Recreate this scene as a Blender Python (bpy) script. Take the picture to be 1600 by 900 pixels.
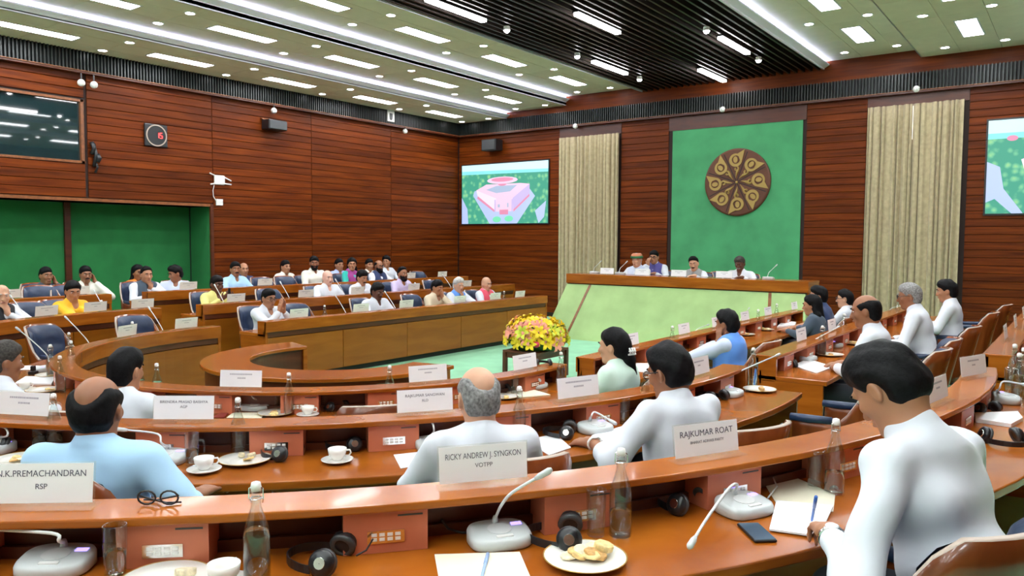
import bpy, math, random
import numpy as np
from mathutils import Vector, Matrix
random.seed(7)
for o in list(bpy.data.objects): bpy.data.objects.remove(o)
scene = bpy.context.scene
COL = scene.collection
# ------------------------------------------------------------------ camera
FPX, PIT, YAW, ROLL, H = 1206.18, 0.0597158, 0.63836, 0.0059321, 1.809
cam = bpy.data.cameras.new('camera'); cam_o = bpy.data.objects.new('camera', cam); COL.objects.link(cam_o)
cam.sensor_width = 36; cam.lens = 36*FPX/1600; cam.clip_start = .05; cam.clip_end = 100
_F = Vector((-math.sin(YAW), math.cos(YAW), 0)); _R = Vector((math.cos(YAW), math.sin(YAW), 0)); _U = Vector((0, 0, 1))
FWD = _F*math.cos(PIT) - _U*math.sin(PIT); UP0 = _F*math.sin(PIT) + _U*math.cos(PIT)
RT = _R*math.cos(ROLL) + UP0*math.sin(ROLL); UP = -_R*math.sin(ROLL) + UP0*math.cos(ROLL)
M = Matrix((RT, UP, -FWD)).transposed().to_4x4(); M.translation = (0, 0, H)
cam_o.matrix_world = M
scene.camera = cam_o
def ray(px, py):
    return (FWD + RT*((px-800)/FPX) - UP*((py-450)/FPX))
def at_z(px, py, z):
    r = ray(px, py); t = (z-H)/r.z; return Vector((r.x*t, r.y*t, z))
def at_x(px, py, x):
    r = ray(px, py); t = x/r.x; return Vector((x, r.y*t, H+r.z*t))
def at_y(px, py, y):
    r = ray(px, py); t = y/r.y; return Vector((r.x*t, y, H+r.z*t))
# ------------------------------------------------------------------ world, exposure
w = bpy.data.worlds.new('world'); scene.world = w; w.use_nodes = True
w.node_tree.nodes['Background'].inputs[0].default_value = (.9, .95, 1, 1)
w.node_tree.nodes['Background'].inputs[1].default_value = .15
vs = scene.view_settings
vs.view_transform = 'Standard'; vs.look = 'None'; vs.exposure = 1.05; vs.gamma = 1.0; vs.use_curve_mapping = False
PANEL_E, DOWN_E, COVE_E, SLAT_E, SCREEN_E = 17.0, 26.0, 11.0, 20.0, 1.0
# ------------------------------------------------------------------ materials
MATS = {}
def _new(name):
    m = bpy.data.materials.new(name); m.use_nodes = True; MATS[name] = m
    nt = m.node_tree; b = nt.nodes['Principled BSDF']; return m, nt, b
def plain(name, c, rough=.5, metal=0, noise=0, nscale=30, bump=0, coat=0, spec=None, sheen=0):
    m, nt, b = _new(name)
    b.inputs['Base Color'].default_value = (*c, 1); b.inputs['Roughness'].default_value = rough; b.inputs['Metallic'].default_value = metal
    if coat: b.inputs['Coat Weight'].default_value = coat; b.inputs['Coat Roughness'].default_value = .08
    if spec is not None: b.inputs['Specular IOR Level'].default_value = spec
    if sheen: b.inputs['Sheen Weight'].default_value = sheen
    if noise or bump:
        tc = nt.nodes.new('ShaderNodeTexCoord'); n = nt.nodes.new('ShaderNodeTexNoise')
        n.inputs['Scale'].default_value = nscale; n.inputs['Detail'].default_value = 4
        nt.links.new(tc.outputs['Object'], n.inputs['Vector'])
        if noise:
            r = nt.nodes.new('ShaderNodeValToRGB')
            r.color_ramp.elements[0].position = .3; r.color_ramp.elements[1].position = .7
            r.color_ramp.elements[0].color = (*[max(0, x*(1-noise)) for x in c], 1)
            r.color_ramp.elements[1].color = (*[min(1, x*(1+noise)) for x in c], 1)
            nt.links.new(n.outputs['Fac'], r.inputs[0]); nt.links.new(r.outputs[0], b.inputs['Base Color'])
        if bump:
            bp = nt.nodes.new('ShaderNodeBump'); bp.inputs['Strength'].default_value = bump; bp.inputs['Distance'].default_value = .02
            nt.links.new(n.outputs['Fac'], bp.inputs['Height']); nt.links.new(bp.outputs[0], b.inputs['Normal'])
    return m
def wood(name, c1, c2, scale=(1, 10, 10), ns=2.5, rough=.3, vary=.35, coat=0, spec=.5):
    m, nt, b = _new(name); N = nt.nodes.new; L = nt.links.new
    tc = N('ShaderNodeTexCoord'); mp = N('ShaderNodeMapping'); mp.inputs['Scale'].default_value = scale
    oi = N('ShaderNodeObjectInfo'); ad = N('ShaderNodeVectorMath'); ad.operation = 'ADD'
    ml = N('ShaderNodeMath'); ml.operation = 'MULTIPLY'; ml.inputs[1].default_value = 37
    L(oi.outputs['Random'], ml.inputs[0]); L(tc.outputs['Object'], mp.inputs['Vector'])
    L(mp.outputs[0], ad.inputs[0]); L(ml.outputs[0], ad.inputs[1])
    n = N('ShaderNodeTexNoise'); n.inputs['Scale'].default_value = ns; n.inputs['Detail'].default_value = 6; n.inputs['Distortion'].default_value = .6
    L(ad.outputs[0], n.inputs['Vector'])
    r = N('ShaderNodeValToRGB'); r.color_ramp.elements[0].position = .32; r.color_ramp.elements[1].position = .72
    r.color_ramp.elements[0].color = (*c1, 1); r.color_ramp.elements[1].color = (*c2, 1); L(n.outputs['Fac'], r.inputs[0])
    hs = N('ShaderNodeHueSaturation'); mr = N('ShaderNodeMapRange'); mr.inputs[3].default_value = 1-vary; mr.inputs[4].default_value = 1+vary
    L(oi.outputs['Random'], mr.inputs[0]); L(mr.outputs[0], hs.inputs['Value']); L(r.outputs[0], hs.inputs['Color']); L(hs.outputs[0], b.inputs['Base Color'])
    b.inputs['Roughness'].default_value = rough; b.inputs['Specular IOR Level'].default_value = spec
    if coat: b.inputs['Coat Weight'].default_value = coat; b.inputs['Coat Roughness'].default_value = .06
    bp = N('ShaderNodeBump'); bp.inputs['Strength'].default_value = .08; bp.inputs['Distance'].default_value = .01
    L(n.outputs['Fac'], bp.inputs['Height']); L(bp.outputs[0], b.inputs['Normal'])
    return m
def emit(name, c, s):
    m, nt, b = _new(name); b.inputs['Base Color'].default_value = (*c, 1)
    b.inputs['Emission Color'].default_value = (*c, 1); b.inputs['Emission Strength'].default_value = s
    return m
def glass(name, c=(1, 1, 1), rough=0.0, ior=1.45):
    m, nt, b = _new(name); b.inputs['Base Color'].default_value = (*c, 1); b.inputs['Transmission Weight'].default_value = 1
    b.inputs['Roughness'].default_value = rough; b.inputs['IOR'].default_value = ior
    return m
WALLW = wood('wall_wood', (.075, .0115, .0011), (.19, .038, .0036), (.5, 9, 9), 2.2, .42, .22, 0, .14)
WALLB = plain('wall_backing', (.02, .006, .003), .7)
DESKW = wood('desk_wood', (.28, .068, .006), (.44, .128, .012), (1.2, 1.2, 9), 1.6, .22, .1, .15, .3)
PANELW = wood('front_panel_wood', (.26, .072, .005), (.35, .108, .009), (1, 1, 6), 1.3, .3, .08, .1, .3)
DARKW = wood('dark_wood', (.06, .012, .004), (.12, .026, .008), (1, 1, 7), 1.6, .35, .15)
CHAIRW = wood('chair_wood', (.15, .032, .008), (.27, .07, .017), (5, 5, .9), 2.0, .25, .2, .4)
TRIMW = wood('trim_wood', (.16, .05, .015), (.30, .10, .03), (1, 8, 8), 2, .35, .1)
SALMON = plain('salmon_laminate', (.56, .165, .085), .4, noise=.08, nscale=6)
GREENF = plain('green_fabric', (.018, .19, .05), .9, noise=.16, nscale=2.2, bump=.05)
GREENB = plain('green_backdrop', (.070, .345, .145), .9, noise=.16, nscale=1.8, bump=.05)
CARPET = plain('green_carpet', (.27, .58, .36), .95, noise=.08, nscale=3, bump=.1)
CARPET2 = plain('green_carpet_slope', (.38, .54, .235), .95, noise=.1, nscale=3, bump=.1)
CEIL = plain('ceiling_tile', (.74, .68, .54), .85, noise=.04, nscale=4)
CEILW = plain('ceiling_white', (.70, .70, .78), .7)
SLATM = plain('slat_dark', (.022, .014, .011), .45)
BLACK = plain('black_matte', (.008, .008, .009), .6)
FINM = plain('fin_metal', (.016, .021, .02), .35, .2)
CURT = plain('curtain_cloth', (.43, .355, .215), .85, noise=.14, nscale=14, bump=.15, sheen=.2)
WHITE = plain('white_plastic', (.80, .81, .80), .4)
GREYP = plain('grey_plastic', (.56, .60, .61), .35)
DGREY = plain('dark_grey_plastic', (.05, .055, .06), .4)
BLK = plain('black_plastic', (.012, .013, .016), .3)
CHROME = plain('chrome', (.75, .75, .75), .2, 1)
BLUEL = plain('blue_leather', (.018, .035, .085), .38, noise=.15, nscale=25, bump=.1)
EDGEW = plain('pale_edge', (.44, .35, .29), .4)
PAPER = plain('paper', (.88, .89, .93), .7)
CREAM = plain('cream_paper', (.80, .76, .60), .7)
INK = plain('ink', (.09, .09, .14), .7)
PORC = plain('porcelain', (.84, .83, .79), .15, coat=.3)
GOLD = plain('gold_trim', (.55, .33, .08), .35, .6)
PANEL_L = emit('panel_light', (.94, .97, 1), PANEL_E)
DOWN_L = emit('down_light', (.97, .97, 1), DOWN_E)
COVE_L = emit('cove_led', (.62, .66, 1), COVE_E)
SLAT_L = emit('slat_light', (1, .98, .98), SLAT_E)
WATER = glass('water', (.98, .99, 1), 0, 1.12)
def thin_glass():
    m, nt, b = _new('clear_glass'); N = nt.nodes.new
    t = N('ShaderNodeBsdfTransparent'); t.inputs[0].default_value = (.93, .96, .95, 1); g = N('ShaderNodeBsdfGlossy'); g.inputs['Roughness'].default_value = .03
    lw = N('ShaderNodeLayerWeight'); lw.inputs[0].default_value = .5; pw = N('ShaderNodeMath'); pw.operation = 'POWER'; pw.inputs[1].default_value = 3.5
    fr = N('ShaderNodeMath'); fr.operation = 'MULTIPLY_ADD'; fr.inputs[1].default_value = .7; fr.inputs[2].default_value = .05; mx = N('ShaderNodeMixShader')
    nt.links.new(lw.outputs['Facing'], pw.inputs[0]); nt.links.new(pw.outputs[0], fr.inputs[0])
    nt.links.new(fr.outputs[0], mx.inputs[0]); nt.links.new(t.outputs[0], mx.inputs[1]); nt.links.new(g.outputs[0], mx.inputs[2]); nt.links.new(mx.outputs[0], nt.nodes['Material Output'].inputs[0])
    return m
GLASS = thin_glass()
def acrylic():
    m, nt, b = _new('acrylic'); N = nt.nodes.new
    t = N('ShaderNodeBsdfTransparent'); mx = N('ShaderNodeMixShader'); mx.inputs[0].default_value = .05
    t.inputs[0].default_value = (.99, .985, .96, 1); b.inputs['Base Color'].default_value = (.75, .73, .62, 1); b.inputs['Roughness'].default_value = .1
    nt.links.new(t.outputs[0], mx.inputs[1]); nt.links.new(b.outputs[0], mx.inputs[2]); nt.links.new(mx.outputs[0], nt.nodes['Material Output'].inputs[0])
    return m
ACRYL = acrylic()
# ------------------------------------------------------------------ mesh helpers
CX, CY = -5.847, 5.046
class MB:
    def __init__(s): s.v = []; s.f = []
    def add(s, vs, fs):
        n = len(s.v); s.v += [tuple(v) for v in vs]; s.f += [tuple(i+n for i in f) for f in fs]; return s
    def box(s, x0, x1, y0, y1, z0, z1):
        return s.add([(x0,y0,z0),(x1,y0,z0),(x1,y1,z0),(x0,y1,z0),(x0,y0,z1),(x1,y0,z1),(x1,y1,z1),(x0,y1,z1)],
                     [(0,3,2,1),(4,5,6,7),(0,1,5,4),(1,2,6,5),(2,3,7,6),(3,0,4,7)])
    def cbox(s, x0, x1, y0, y1, z0, z1, c):          # box with its four long (x) edges chamfered
        p = [(y0+c,z0),(y1-c,z0),(y1,z0+c),(y1,z1-c),(y1-c,z1),(y0+c,z1),(y0,z1-c),(y0,z0+c)]
        vs = [(x0,a,b) for a,b in p]+[(x1,a,b) for a,b in p]
        return s.add(vs, [tuple(range(7,-1,-1)), tuple(range(8,16))]+[(i,(i+1)%8,(i+1)%8+8,i+8) for i in range(8)])
    def prism(s, poly, z0, z1):
        n = len(poly); vs = [(x,y,z0) for x,y in poly]+[(x,y,z1) for x,y in poly]
        return s.add(vs, [tuple(range(n-1,-1,-1)), tuple(range(n,2*n))]+[(i,(i+1)%n,(i+1)%n+n,i+n) for i in range(n)])
    def sector(s, r0, r1, z0, z1, a0, a1, n=None):
        n = n or max(2, int(abs(a1-a0)/3)); vs = []; fs = []
        for i in range(n+1):
            a = math.radians(a0+(a1-a0)*i/n); c, q = math.cos(a), math.sin(a)
            vs += [(CX+r0*c,CY+r0*q,z0),(CX+r1*c,CY+r1*q,z0),(CX+r1*c,CY+r1*q,z1),(CX+r0*c,CY+r0*q,z1)]
        for i in range(n):
            b = 4*i
            for k in range(4): fs.append((b+k,b+4+k,b+4+(k+1)%4,b+(k+1)%4))
        fs += [(0,1,2,3),(4*n+3,4*n+2,4*n+1,4*n)]
        return s.add(vs, fs)
    def lathe(s, prof, n=20, c=(0,0,0)):
        vs = []; fs = []; m = len(prof)
        for i in range(n):
            a = 2*math.pi*i/n
            for r, z in prof: vs.append((c[0]+r*math.cos(a), c[1]+r*math.sin(a), c[2]+z))
        for i in range(n):
            j = (i+1)%n
            for k in range(m-1): fs.append((i*m+k, j*m+k, j*m+k+1, i*m+k+1))
        return s.add(vs, fs)
    def tube(s, pts, r, n=8, cap=True):
        pts = [Vector(p) for p in pts]; m = len(pts); rs = r if isinstance(r, (list, tuple)) else [r]*m
        vs = []; fs = []; up = None
        for i in range(m):
            d = (pts[min(i+1,m-1)]-pts[max(i-1,0)]).normalized()
            if up is None: up = d.orthogonal().normalized()
            else: up = (up - d*up.dot(d)).normalized()
            sd = d.cross(up)
            for k in range(n):
                a = 2*math.pi*k/n; vs.append(pts[i]+(up*math.cos(a)+sd*math.sin(a))*rs[i])
        for i in range(m-1):
            for k in range(n): fs.append((i*n+k, i*n+(k+1)%n, (i+1)*n+(k+1)%n, (i+1)*n+k))
        if cap: fs += [tuple(range(n-1,-1,-1)), tuple(range((m-1)*n, m*n))]
        return s.add(vs, fs)
    def ell(s, c, r, nu=12, nv=8, R=None):
        vs = []; fs = []; c = Vector(c)
        for j in range(nv+1):
            t = math.pi*j/nv
            for i in range(nu):
                a = 2*math.pi*i/nu; p = Vector((r[0]*math.sin(t)*math.cos(a), r[1]*math.sin(t)*math.sin(a), r[2]*math.cos(t)))
                vs.append(c+(R@p if R else p))
        for j in range(nv):
            for i in range(nu): fs.append((j*nu+i, (j+1)*nu+i, (j+1)*nu+(i+1)%nu, j*nu+(i+1)%nu))
        return s.add(vs, fs)
    def xf(s, m):
        s.v = [tuple(m@Vector(v)) for v in s.v]; return s
    def mesh(s, name, mat=None, smooth=False):
        me = bpy.data.meshes.new(name); me.from_pydata(s.v, [], s.f)
        if mat: me.materials.append(mat)
        if smooth: me.polygons.foreach_set('use_smooth', [True]*len(me.polygons))
        me.update(); return me
    def build(s, name, mat, parent=None, smooth=False, bevel=0, seg=2):
        o = obj(name, s.mesh(name, mat, smooth), parent)
        if bevel:
            b = o.modifiers.new('bevel', 'BEVEL'); b.width = bevel; b.segments = seg; b.limit_method = 'ANGLE'; b.angle_limit = math.radians(40)
        return o
def obj(name, me, parent=None, loc=None, rz=None):
    o = bpy.data.objects.new(name, me); COL.objects.link(o)
    if parent: o.parent = parent
    if loc is not None: o.location = loc
    if rz is not None: o.rotation_euler = (0, 0, rz)
    return o
def tag(o, label, cat, group=None):
    o['label'] = label; o['category'] = cat
    if group: o['group'] = group
    return o
def thing(name, label, cat, loc=(0,0,0), rz=0, group=None):
    return tag(obj(name, None, None, loc, rz), label, cat, group)
def struct(o): o['kind'] = 'structure'; return o
def copy_tree(o, parent=None):
    c = o.copy(); COL.objects.link(c); c.parent = parent
    for ch in o.children: copy_tree(ch, c)
    return c
# ------------------------------------------------------------------ room shell
XL, XR, YB, YN = -13.36, 2.6, 15.6, -9.0
R1, R2, R3 = 2.27, 3.762, 5.287
RI = {1: R1, 2: R2, 3: R3}
ZL = {1: .80, 2: .926, 3: 1.034}
ZF = {k: ZL[k]-.80 for k in ZL}
ZT = {k: ZF[k]+.645 for k in ZL}
# floors
mb = MB().box(XL, XR, YN, YB, -.2, 0); fl = struct(mb.build('floor', CARPET))
def tier(name, r, z, xl, xr, yn):
    m = MB(); vs = []; n = 40
    outl = []
    for i in range(n+1):
        a = math.pi + math.pi*i/n; outl.append((CX+r*math.cos(a), CY+r*math.sin(a)))
    inner = [(CX-r, 13.6)]+outl+[(CX+r, 13.6)]
    outer = [(xl, 13.6)]
    for x, y in outl:
        dx, dy = x-CX, y-CY
        t = min((xl-CX)/dx if dx < -1e-6 else 1e9, (xr-CX)/dx if dx > 1e-6 else 1e9, (yn-CY)/dy if dy < -1e-6 else 1e9)
        outer.append((CX+dx*t, CY+dy*t))
    outer.append((xr, 13.6))
    k = len(inner)
    for zz in (-.01, z): vs += [(x, y, zz) for x, y in inner]+[(x, y, zz) for x, y in outer]
    fs = []
    for i in range(k-1):
        fs += [(2*k+i, 3*k+i, 3*k+i+1, 2*k+i+1), (i, i+1, 2*k+i+1, 2*k+i)]
    fs += [(0, 2*k, 3*k, k), (k-1, 2*k-1, 4*k-1, 3*k-1)]
    m.add(vs, fs); return struct(m.build(name, CARPET))
tier('floor_tier_middle', R2+.03, ZF[2], XL+.001, XR-.001, YN+.001)
tier('floor_tier_upper', R3+.03, ZF[3], XL+.002, XR-.002, YN+.002)
# walls (backing; boards are children)
ALX, ALY, ALZ = -14.06, 8.41, 2.44
m = MB().box(XL-.9, XL, ALY, YB, -.2, 5.7).box(XL-.9, XL, YN, ALY, ALZ, 3.08).box(XL-.9, XL, YN, ALY, 4.08, 5.7).box(XL-.9, XL, 6.12, ALY, 3.08, 4.08).box(XL-.9, XL, YN, 1.5, 3.08, 4.08).box(XL-.9, XL, YN, -.5, -.2, ALZ)
wall_left = struct(m.build('wall_left', WALLB))
wall_back = struct(MB().box(XL-.9, XR+.3, YB+.02, YB+.3, -.2, 5.7).build('wall_back', WALLB))
struct(MB().box(XR, XR+.3, YN, YB, -.2, 5.7).build('wall_right', WALLW))
struct(MB().box(XL-.9, XR+.3, YN-.3, YN, -.2, 5.7).build('wall_rear', plain('cream_plaster', (.72, .68, .58), .8)))
PH = .1365
def boards(wall, axis, a0, a1, z0, z1, fixed):
    """rows of horizontal boards on a wall: axis 'y' runs along the left wall, 'x' along the back wall"""
    L = a1-a0-.012
    me = MB().cbox(-L/2, L/2, -.011, .011, -PH/2+.003, PH/2-.003, .006).mesh('board', WALLW)
    n = int(round((z1-z0)/PH)); h = (z1-z0)/n
    for i in range(n):
        z = z0+h*(i+.5); c = (a0+a1)/2
        if axis == 'y': o = obj('board', me, wall, (fixed+.011+random.uniform(-.001, .002), c, z), math.pi/2)
        else: o = obj('board', me, wall, (c, fixed-.011-random.uniform(-.001, .002), z), 0)
        o.scale = (1, 1, h/PH)
ZC0, ZC1 = 4.54, 4.87     # cornice
for a0, a1 in ((8.44, 10.77), (10.77, 13.12), (13.12, 15.56)): boards(wall_left, 'y', a0, a1, .1, ZC0, XL)
boards(wall_left, 'y', 6.16, 8.44, ALZ+.06, ZC0, XL)
boards(wall_left, 'y', 3.6, 6.12, ALZ+.06, 3.05, XL); boards(wall_left, 'y', 3.6, 6.12, 4.13, ZC0, XL)
BW = YB+.02
for a0, a1 in ((XL+.03, -10.18), (-8.52, -7.36), (-4.46, -3.36), (-1.72, XR)): boards(wall_back, 'x', a0, a1, .1, ZC0, BW)
# boards above the curtains and the green panel, and dark reveals beside them
obj('header_board', MB().box(-10.18, -8.52, BW-.03, BW+.01, 4.27, ZC0).mesh('header_board', DARKW), wall_back)
obj('header_board', MB().box(-3.36, -1.72, BW-.03, BW+.01, 4.31, ZC0).mesh('header_board', DARKW), wall_back)
obj('header_board', MB().box(-7.36, -4.46, BW-.03, BW+.01, 4.22, ZC0).mesh('header_board', DARKW), wall_back)
obj('green_backdrop', MB().box(-7.27, -4.53, BW-.02, BW+.01, .1, 4.22).mesh('green_backdrop', GREENB), wall_back)
# upper fascia over the cornice
obj('upper_fascia', MB().box(XL, XR, BW-.04, BW+.01, ZC1, 5.69).mesh('upper_fascia', WALLW), wall_back)
obj('upper_fascia', MB().box(XL-.01, XL+.03, YN, YB, ZC1, 5.69).mesh('upper_fascia', WALLW), wall_left)
# alcove in the left wall, lined with green
al = struct(MB().box(ALX-.1, ALX, -.5, ALY, 0, ALZ+.02).build('wall_alcove', GREENF))
obj('alcove_return', MB().box(ALX, XL, ALY-.02, ALY, .2, ALZ).mesh('alcove_return', GREENF), al)
obj('alcove_return', MB().box(ALX, XL, -.5, -.48, .2, ALZ).mesh('alcove_return', GREENF), al)
obj('alcove_soffit', MB().box(ALX, XL+.02, -.5, ALY, ALZ, ALZ+.05).mesh('alcove_soffit', TRIMW), al)
obj('alcove_joint', MB().box(ALX-.01, ALX+.05, 6.06, 6.16, .2, ALZ).mesh('alcove_joint', DARKW), al)
obj('alcove_joint', MB().box(ALX-.01, ALX+.03, 3.7, 3.8, .2, ALZ).mesh('alcove_joint', DARKW), al)
struct(MB().box(ALX-.02, ALX+.015, ALY-.035, ALY-.001, .2, ALZ).build('trim_1', BLACK))
struct(MB().box(XL-.02, XL+.03, ALY-.03, ALY+.03, .2, ALZ+.05).build('trim_2', DARKW))
# control-room window
DGLASS = plain('dark_window_glass', (.012, .03, .034), .03, spec=.9)
wn = struct(MB().box(XL-.06, XL-.03, 1.5, 6.10, 3.1, 4.06).build('window_1', DGLASS))
for a in ((1.5, 6.12, 3.06, 3.10), (1.5, 6.12, 4.06, 4.10)):
    obj('window_frame', MB().box(XL-.05, XL+.03, a[0], a[1], a[2], a[3]).mesh('window_frame', TRIMW), wn)
for y in (1.5, 6.08): obj('window_frame', MB().box(XL-.05, XL+.03, y-.02, y+.03, 3.06, 4.10).mesh('window_frame', TRIMW), wn)
# ------------------------------------------------------------------ cornice with fins
def cornice(name, along, a0, a1, base, sgn):
    """dark slotted band high on a wall; 'base' is the wall face, sgn points into the room"""
    def bx(lo, hi, d0, d1, z0, z1):
        d0, d1 = sorted((base+sgn*d0, base+sgn*d1))
        return (d0, d1, lo, hi, z0, z1) if along == 'y' else (lo, hi, d0, d1, z0, z1)
    root = struct(MB().box(*bx(a0, a1, 0, .06, ZC0, ZC1)).build(name, BLACK))
    obj('lower_moulding', MB().box(*bx(a0, a1, 0, .13, ZC0-.03, ZC0)).mesh('lower_moulding', DARKW), root)
    obj('lower_moulding', MB().box(*bx(a0, a1, .06, .15, ZC0, ZC0+.012)).mesh('lower_moulding', TRIMW), root)
    f = MB(); n = int((a1-a0)/.055)
    for i in range(n):
        p = a0+.055*(i+.5); f.box(*bx(p-.011, p+.011, .06, .115, ZC0+.02, ZC1))
    fo = obj('cornice_fins', f.mesh('cornice_fins', FINM), root); fo['kind'] = 'stuff'
    return root
cornice('trim_3', 'y', YN, YB, XL+.02, 1)
cornice('trim_4', 'x', XL, XR, BW-.02, -1)
# ------------------------------------------------------------------ ceiling
ZA, ZB_, ZC_, ZS, ZD, ZE = 4.87, 5.03, 5.24, 5.17, 5.28, 5.14
XA, XB, XC, XS, XD = -11.75, -10.0, -8.0, -4.15, -2.5
ceil = struct(MB().box(XL-.9, XR+.3, YN, YB+.3, 5.7, 5.8).build('ceiling', BLACK))
STR = [('A', XL, XA, ZA), ('B', XA, XB, ZB_), ('C', XB, XC, ZC_), ('D', XS, XD, ZD), ('E', XD, -.75, ZE), ('F', -.75, XR, 5.0)]
BAY = 2.245; Y0 = 14.1      # lamp centres at Y0 - k*BAY
LX = {'A': -12.52, 'B': -10.74, 'C': -9.0, 'D': -3.18, 'E': -1.57, 'F': .2}
tile_cache = {}
def tile(w, l):
    k = (round(w, 3), round(l, 3))
    if k not in tile_cache: tile_cache[k] = MB().box(-w/2+.003, w/2-.003, -l/2+.003, l/2-.003, 0, .02).mesh('ceiling_tile', CEIL)
    return tile_cache[k]
TILEY = BAY/2
for nm, x0, x1, z in STR:
    obj('ceiling_slab', MB().box(x0, x1, YN, YB, z+.02, z+.07).mesh('ceiling_slab', CEILW), ceil)
    lx = LX[nm]; xs = [x0, lx-.3, lx+.3, x1]
    j = 0; y = YB
    ys = [YB]
    yy = Y0+BAY/2
    while yy > 2.5: ys.append(yy); yy -= TILEY
    for a, b in zip(ys[:-1], ys[1:]):
        for k in range(3): obj('ceiling_tile', tile(xs[k+1]-xs[k], a-b), ceil, ((xs[k]+xs[k+1])/2, (a+b)/2, z))
    obj('ceiling_field', MB().box(x0, x1, YN, ys[-1], z, z+.02).mesh('ceiling_field', CEIL), ceil)
# risers and LED coves between the strips
for i, (x, zl, zh) in enumerate(((XA, ZA, ZB_), (XB, ZB_, ZC_), (XS, ZS-.04, ZD))):
    zt = zh-.075
    obj('cove_riser', MB().box(x-.03, x+.0, YN, YB, zl, zh+.03).mesh('cove_riser', CEILW), ceil)
    obj('cove_lip', MB().add([(x, YN, zt-.05), (x+.09, YN, zt), (x+.09, YN, zt+.02), (x, YN, zt), (x, YB, zt-.05), (x+.09, YB, zt), (x+.09, YB, zt+.02), (x, YB, zt)], [(0,1,5,4),(1,2,6,5),(2,3,7,6),(3,0,4,7),(0,3,2,1),(4,5,6,7)]).mesh('cove_lip', CEILW), ceil)
    led = obj('cove_led', MB().box(x+.02, x+.05, YN, YB, zt+.014, zt+.024).mesh('cove_led', COVE_L), ceil)
obj('cove_riser', MB().box(XC-.02, XC, YN, YB, ZS-.04, ZC_+.05).mesh('cove_riser', CEILW), ceil)
obj('cove_riser', MB().box(XD, XD+.02, YN, YB, ZE, ZD+.06).mesh('cove_riser', CEILW), ceil)
obj('cove_riser', MB().box(-.76, -.74, YN, YB, 5.0, ZE+.06).mesh('cove_riser', CEILW), ceil)
# dark slatted field
n = 27
slat = MB().box(-.017, .017, YN, YB, 0, .11).mesh('slat', SLATM)
for i in range(n): obj('slat', slat, ceil, (XC+.03+(XS-XC-.06)*(i+.5)/n, 0, ZS-.04))
# lights
lamp = MB().box(-.135, .135, -.53, .53, -.004, .02)
lamp_d = lamp.mesh('diffuser', PANEL_L)
fr = MB()
for a in ((-.16, -.135, -.555, .555), (.135, .16, -.555, .555), (-.135, .135, -.555, -.53), (-.135, .135, .53, .555)): fr.box(*a, -.006, .02)
lamp_f = fr.mesh('lamp_frame', CEILW)
dl_d = MB().lathe([(.0, -.004), (.062, -.004), (.062, .01), (0, .01)], 14).mesh('diffuser', DOWN_L)
dl_f = MB().lathe([(.064, .008), (.064, -.008), (.085, -.006), (.085, .008)], 14).mesh('lamp_ring', WHITE)
ORD = ['first', 'second', 'third', 'fourth', 'fifth', 'sixth', 'seventh', 'eighth', 'ninth', 'tenth']
names = {'A': 'leftmost cream strip', 'B': 'second cream strip', 'C': 'cream strip left of the slats', 'D': 'cream strip right of the slats', 'E': 'second strip right of the slats', 'F': 'strip by the right wall'}
for nm, x0, x1, z in STR:
    for k in range(10):
        y = Y0-k*BAY + (-.2 if nm in 'DE' else 0)
        t = thing('ceiling_light', ORD[k]+' light panel from the far wall, '+names[nm], 'ceiling light', (LX[nm], y, z-.002), 0, 'rectangular lights, '+names[nm])
        obj('lamp_frame', lamp_f, t); obj('diffuser', lamp_d, t)
        for s in (-1, 1):
            t = thing('downlight', ('left' if s < 0 else 'right')+' downlight of the '+ORD[k]+' far pair, '+names[nm], 'downlight', (LX[nm]+s*.43+(.03 if nm == 'A' else -.05), y+BAY/2, z-.002), 0, 'downlights, '+names[nm])
            obj('lamp_ring', dl_f, t); obj('diffuser', dl_d, t)
sl_d = MB().box(-.045, .045, -.62, .62, -.03, .01).mesh('diffuser', SLAT_L)
sl_h = MB().box(-.055, .055, -.65, .65, .01, .03).mesh('lamp_housing', BLK)
sp_d = MB().ell((0, 0, -.045), (.045, .045, .035), 10, 6).mesh('bulb', DOWN_L)
sp_h = MB().lathe([(.001, .02), (.05, .02), (.055, -.04), (.001, -.04)], 12).mesh('spot_housing', WHITE)
for cxx, off in ((-7.32, -1.17), (-6.02, .57), (-4.83, -1.42)):
    for k in range(5):
        y = Y0+off-k*4.42
        if y > 15 or y < -2.5: continue
        t = thing('slat_light', ORD[k]+' narrow light from the far wall, '+{-7.32: 'left', -6.02: 'centre', -4.83: 'right'}[cxx]+' row of the dark slats', 'ceiling light', (cxx, y, ZS-.075), 0, 'linear lights in the dark slats')
        obj('diffuser', sl_d, t); obj('lamp_housing', sl_h, t)
        if cxx != -6.02:
            for s in (-1, 1):
                t = thing('slat_spotlight', 'small spotlight at the '+('near' if s < 0 else 'far')+' end of the '+ORD[k]+' narrow light, '+('left' if cxx < -6 else 'right')+' slat row', 'spotlight', (cxx, y+s*1.18, ZS-.06), 0, 'spotlights in the dark slats')
                obj('spot_housing', sp_h, t); obj('bulb', sp_d, t)
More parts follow.
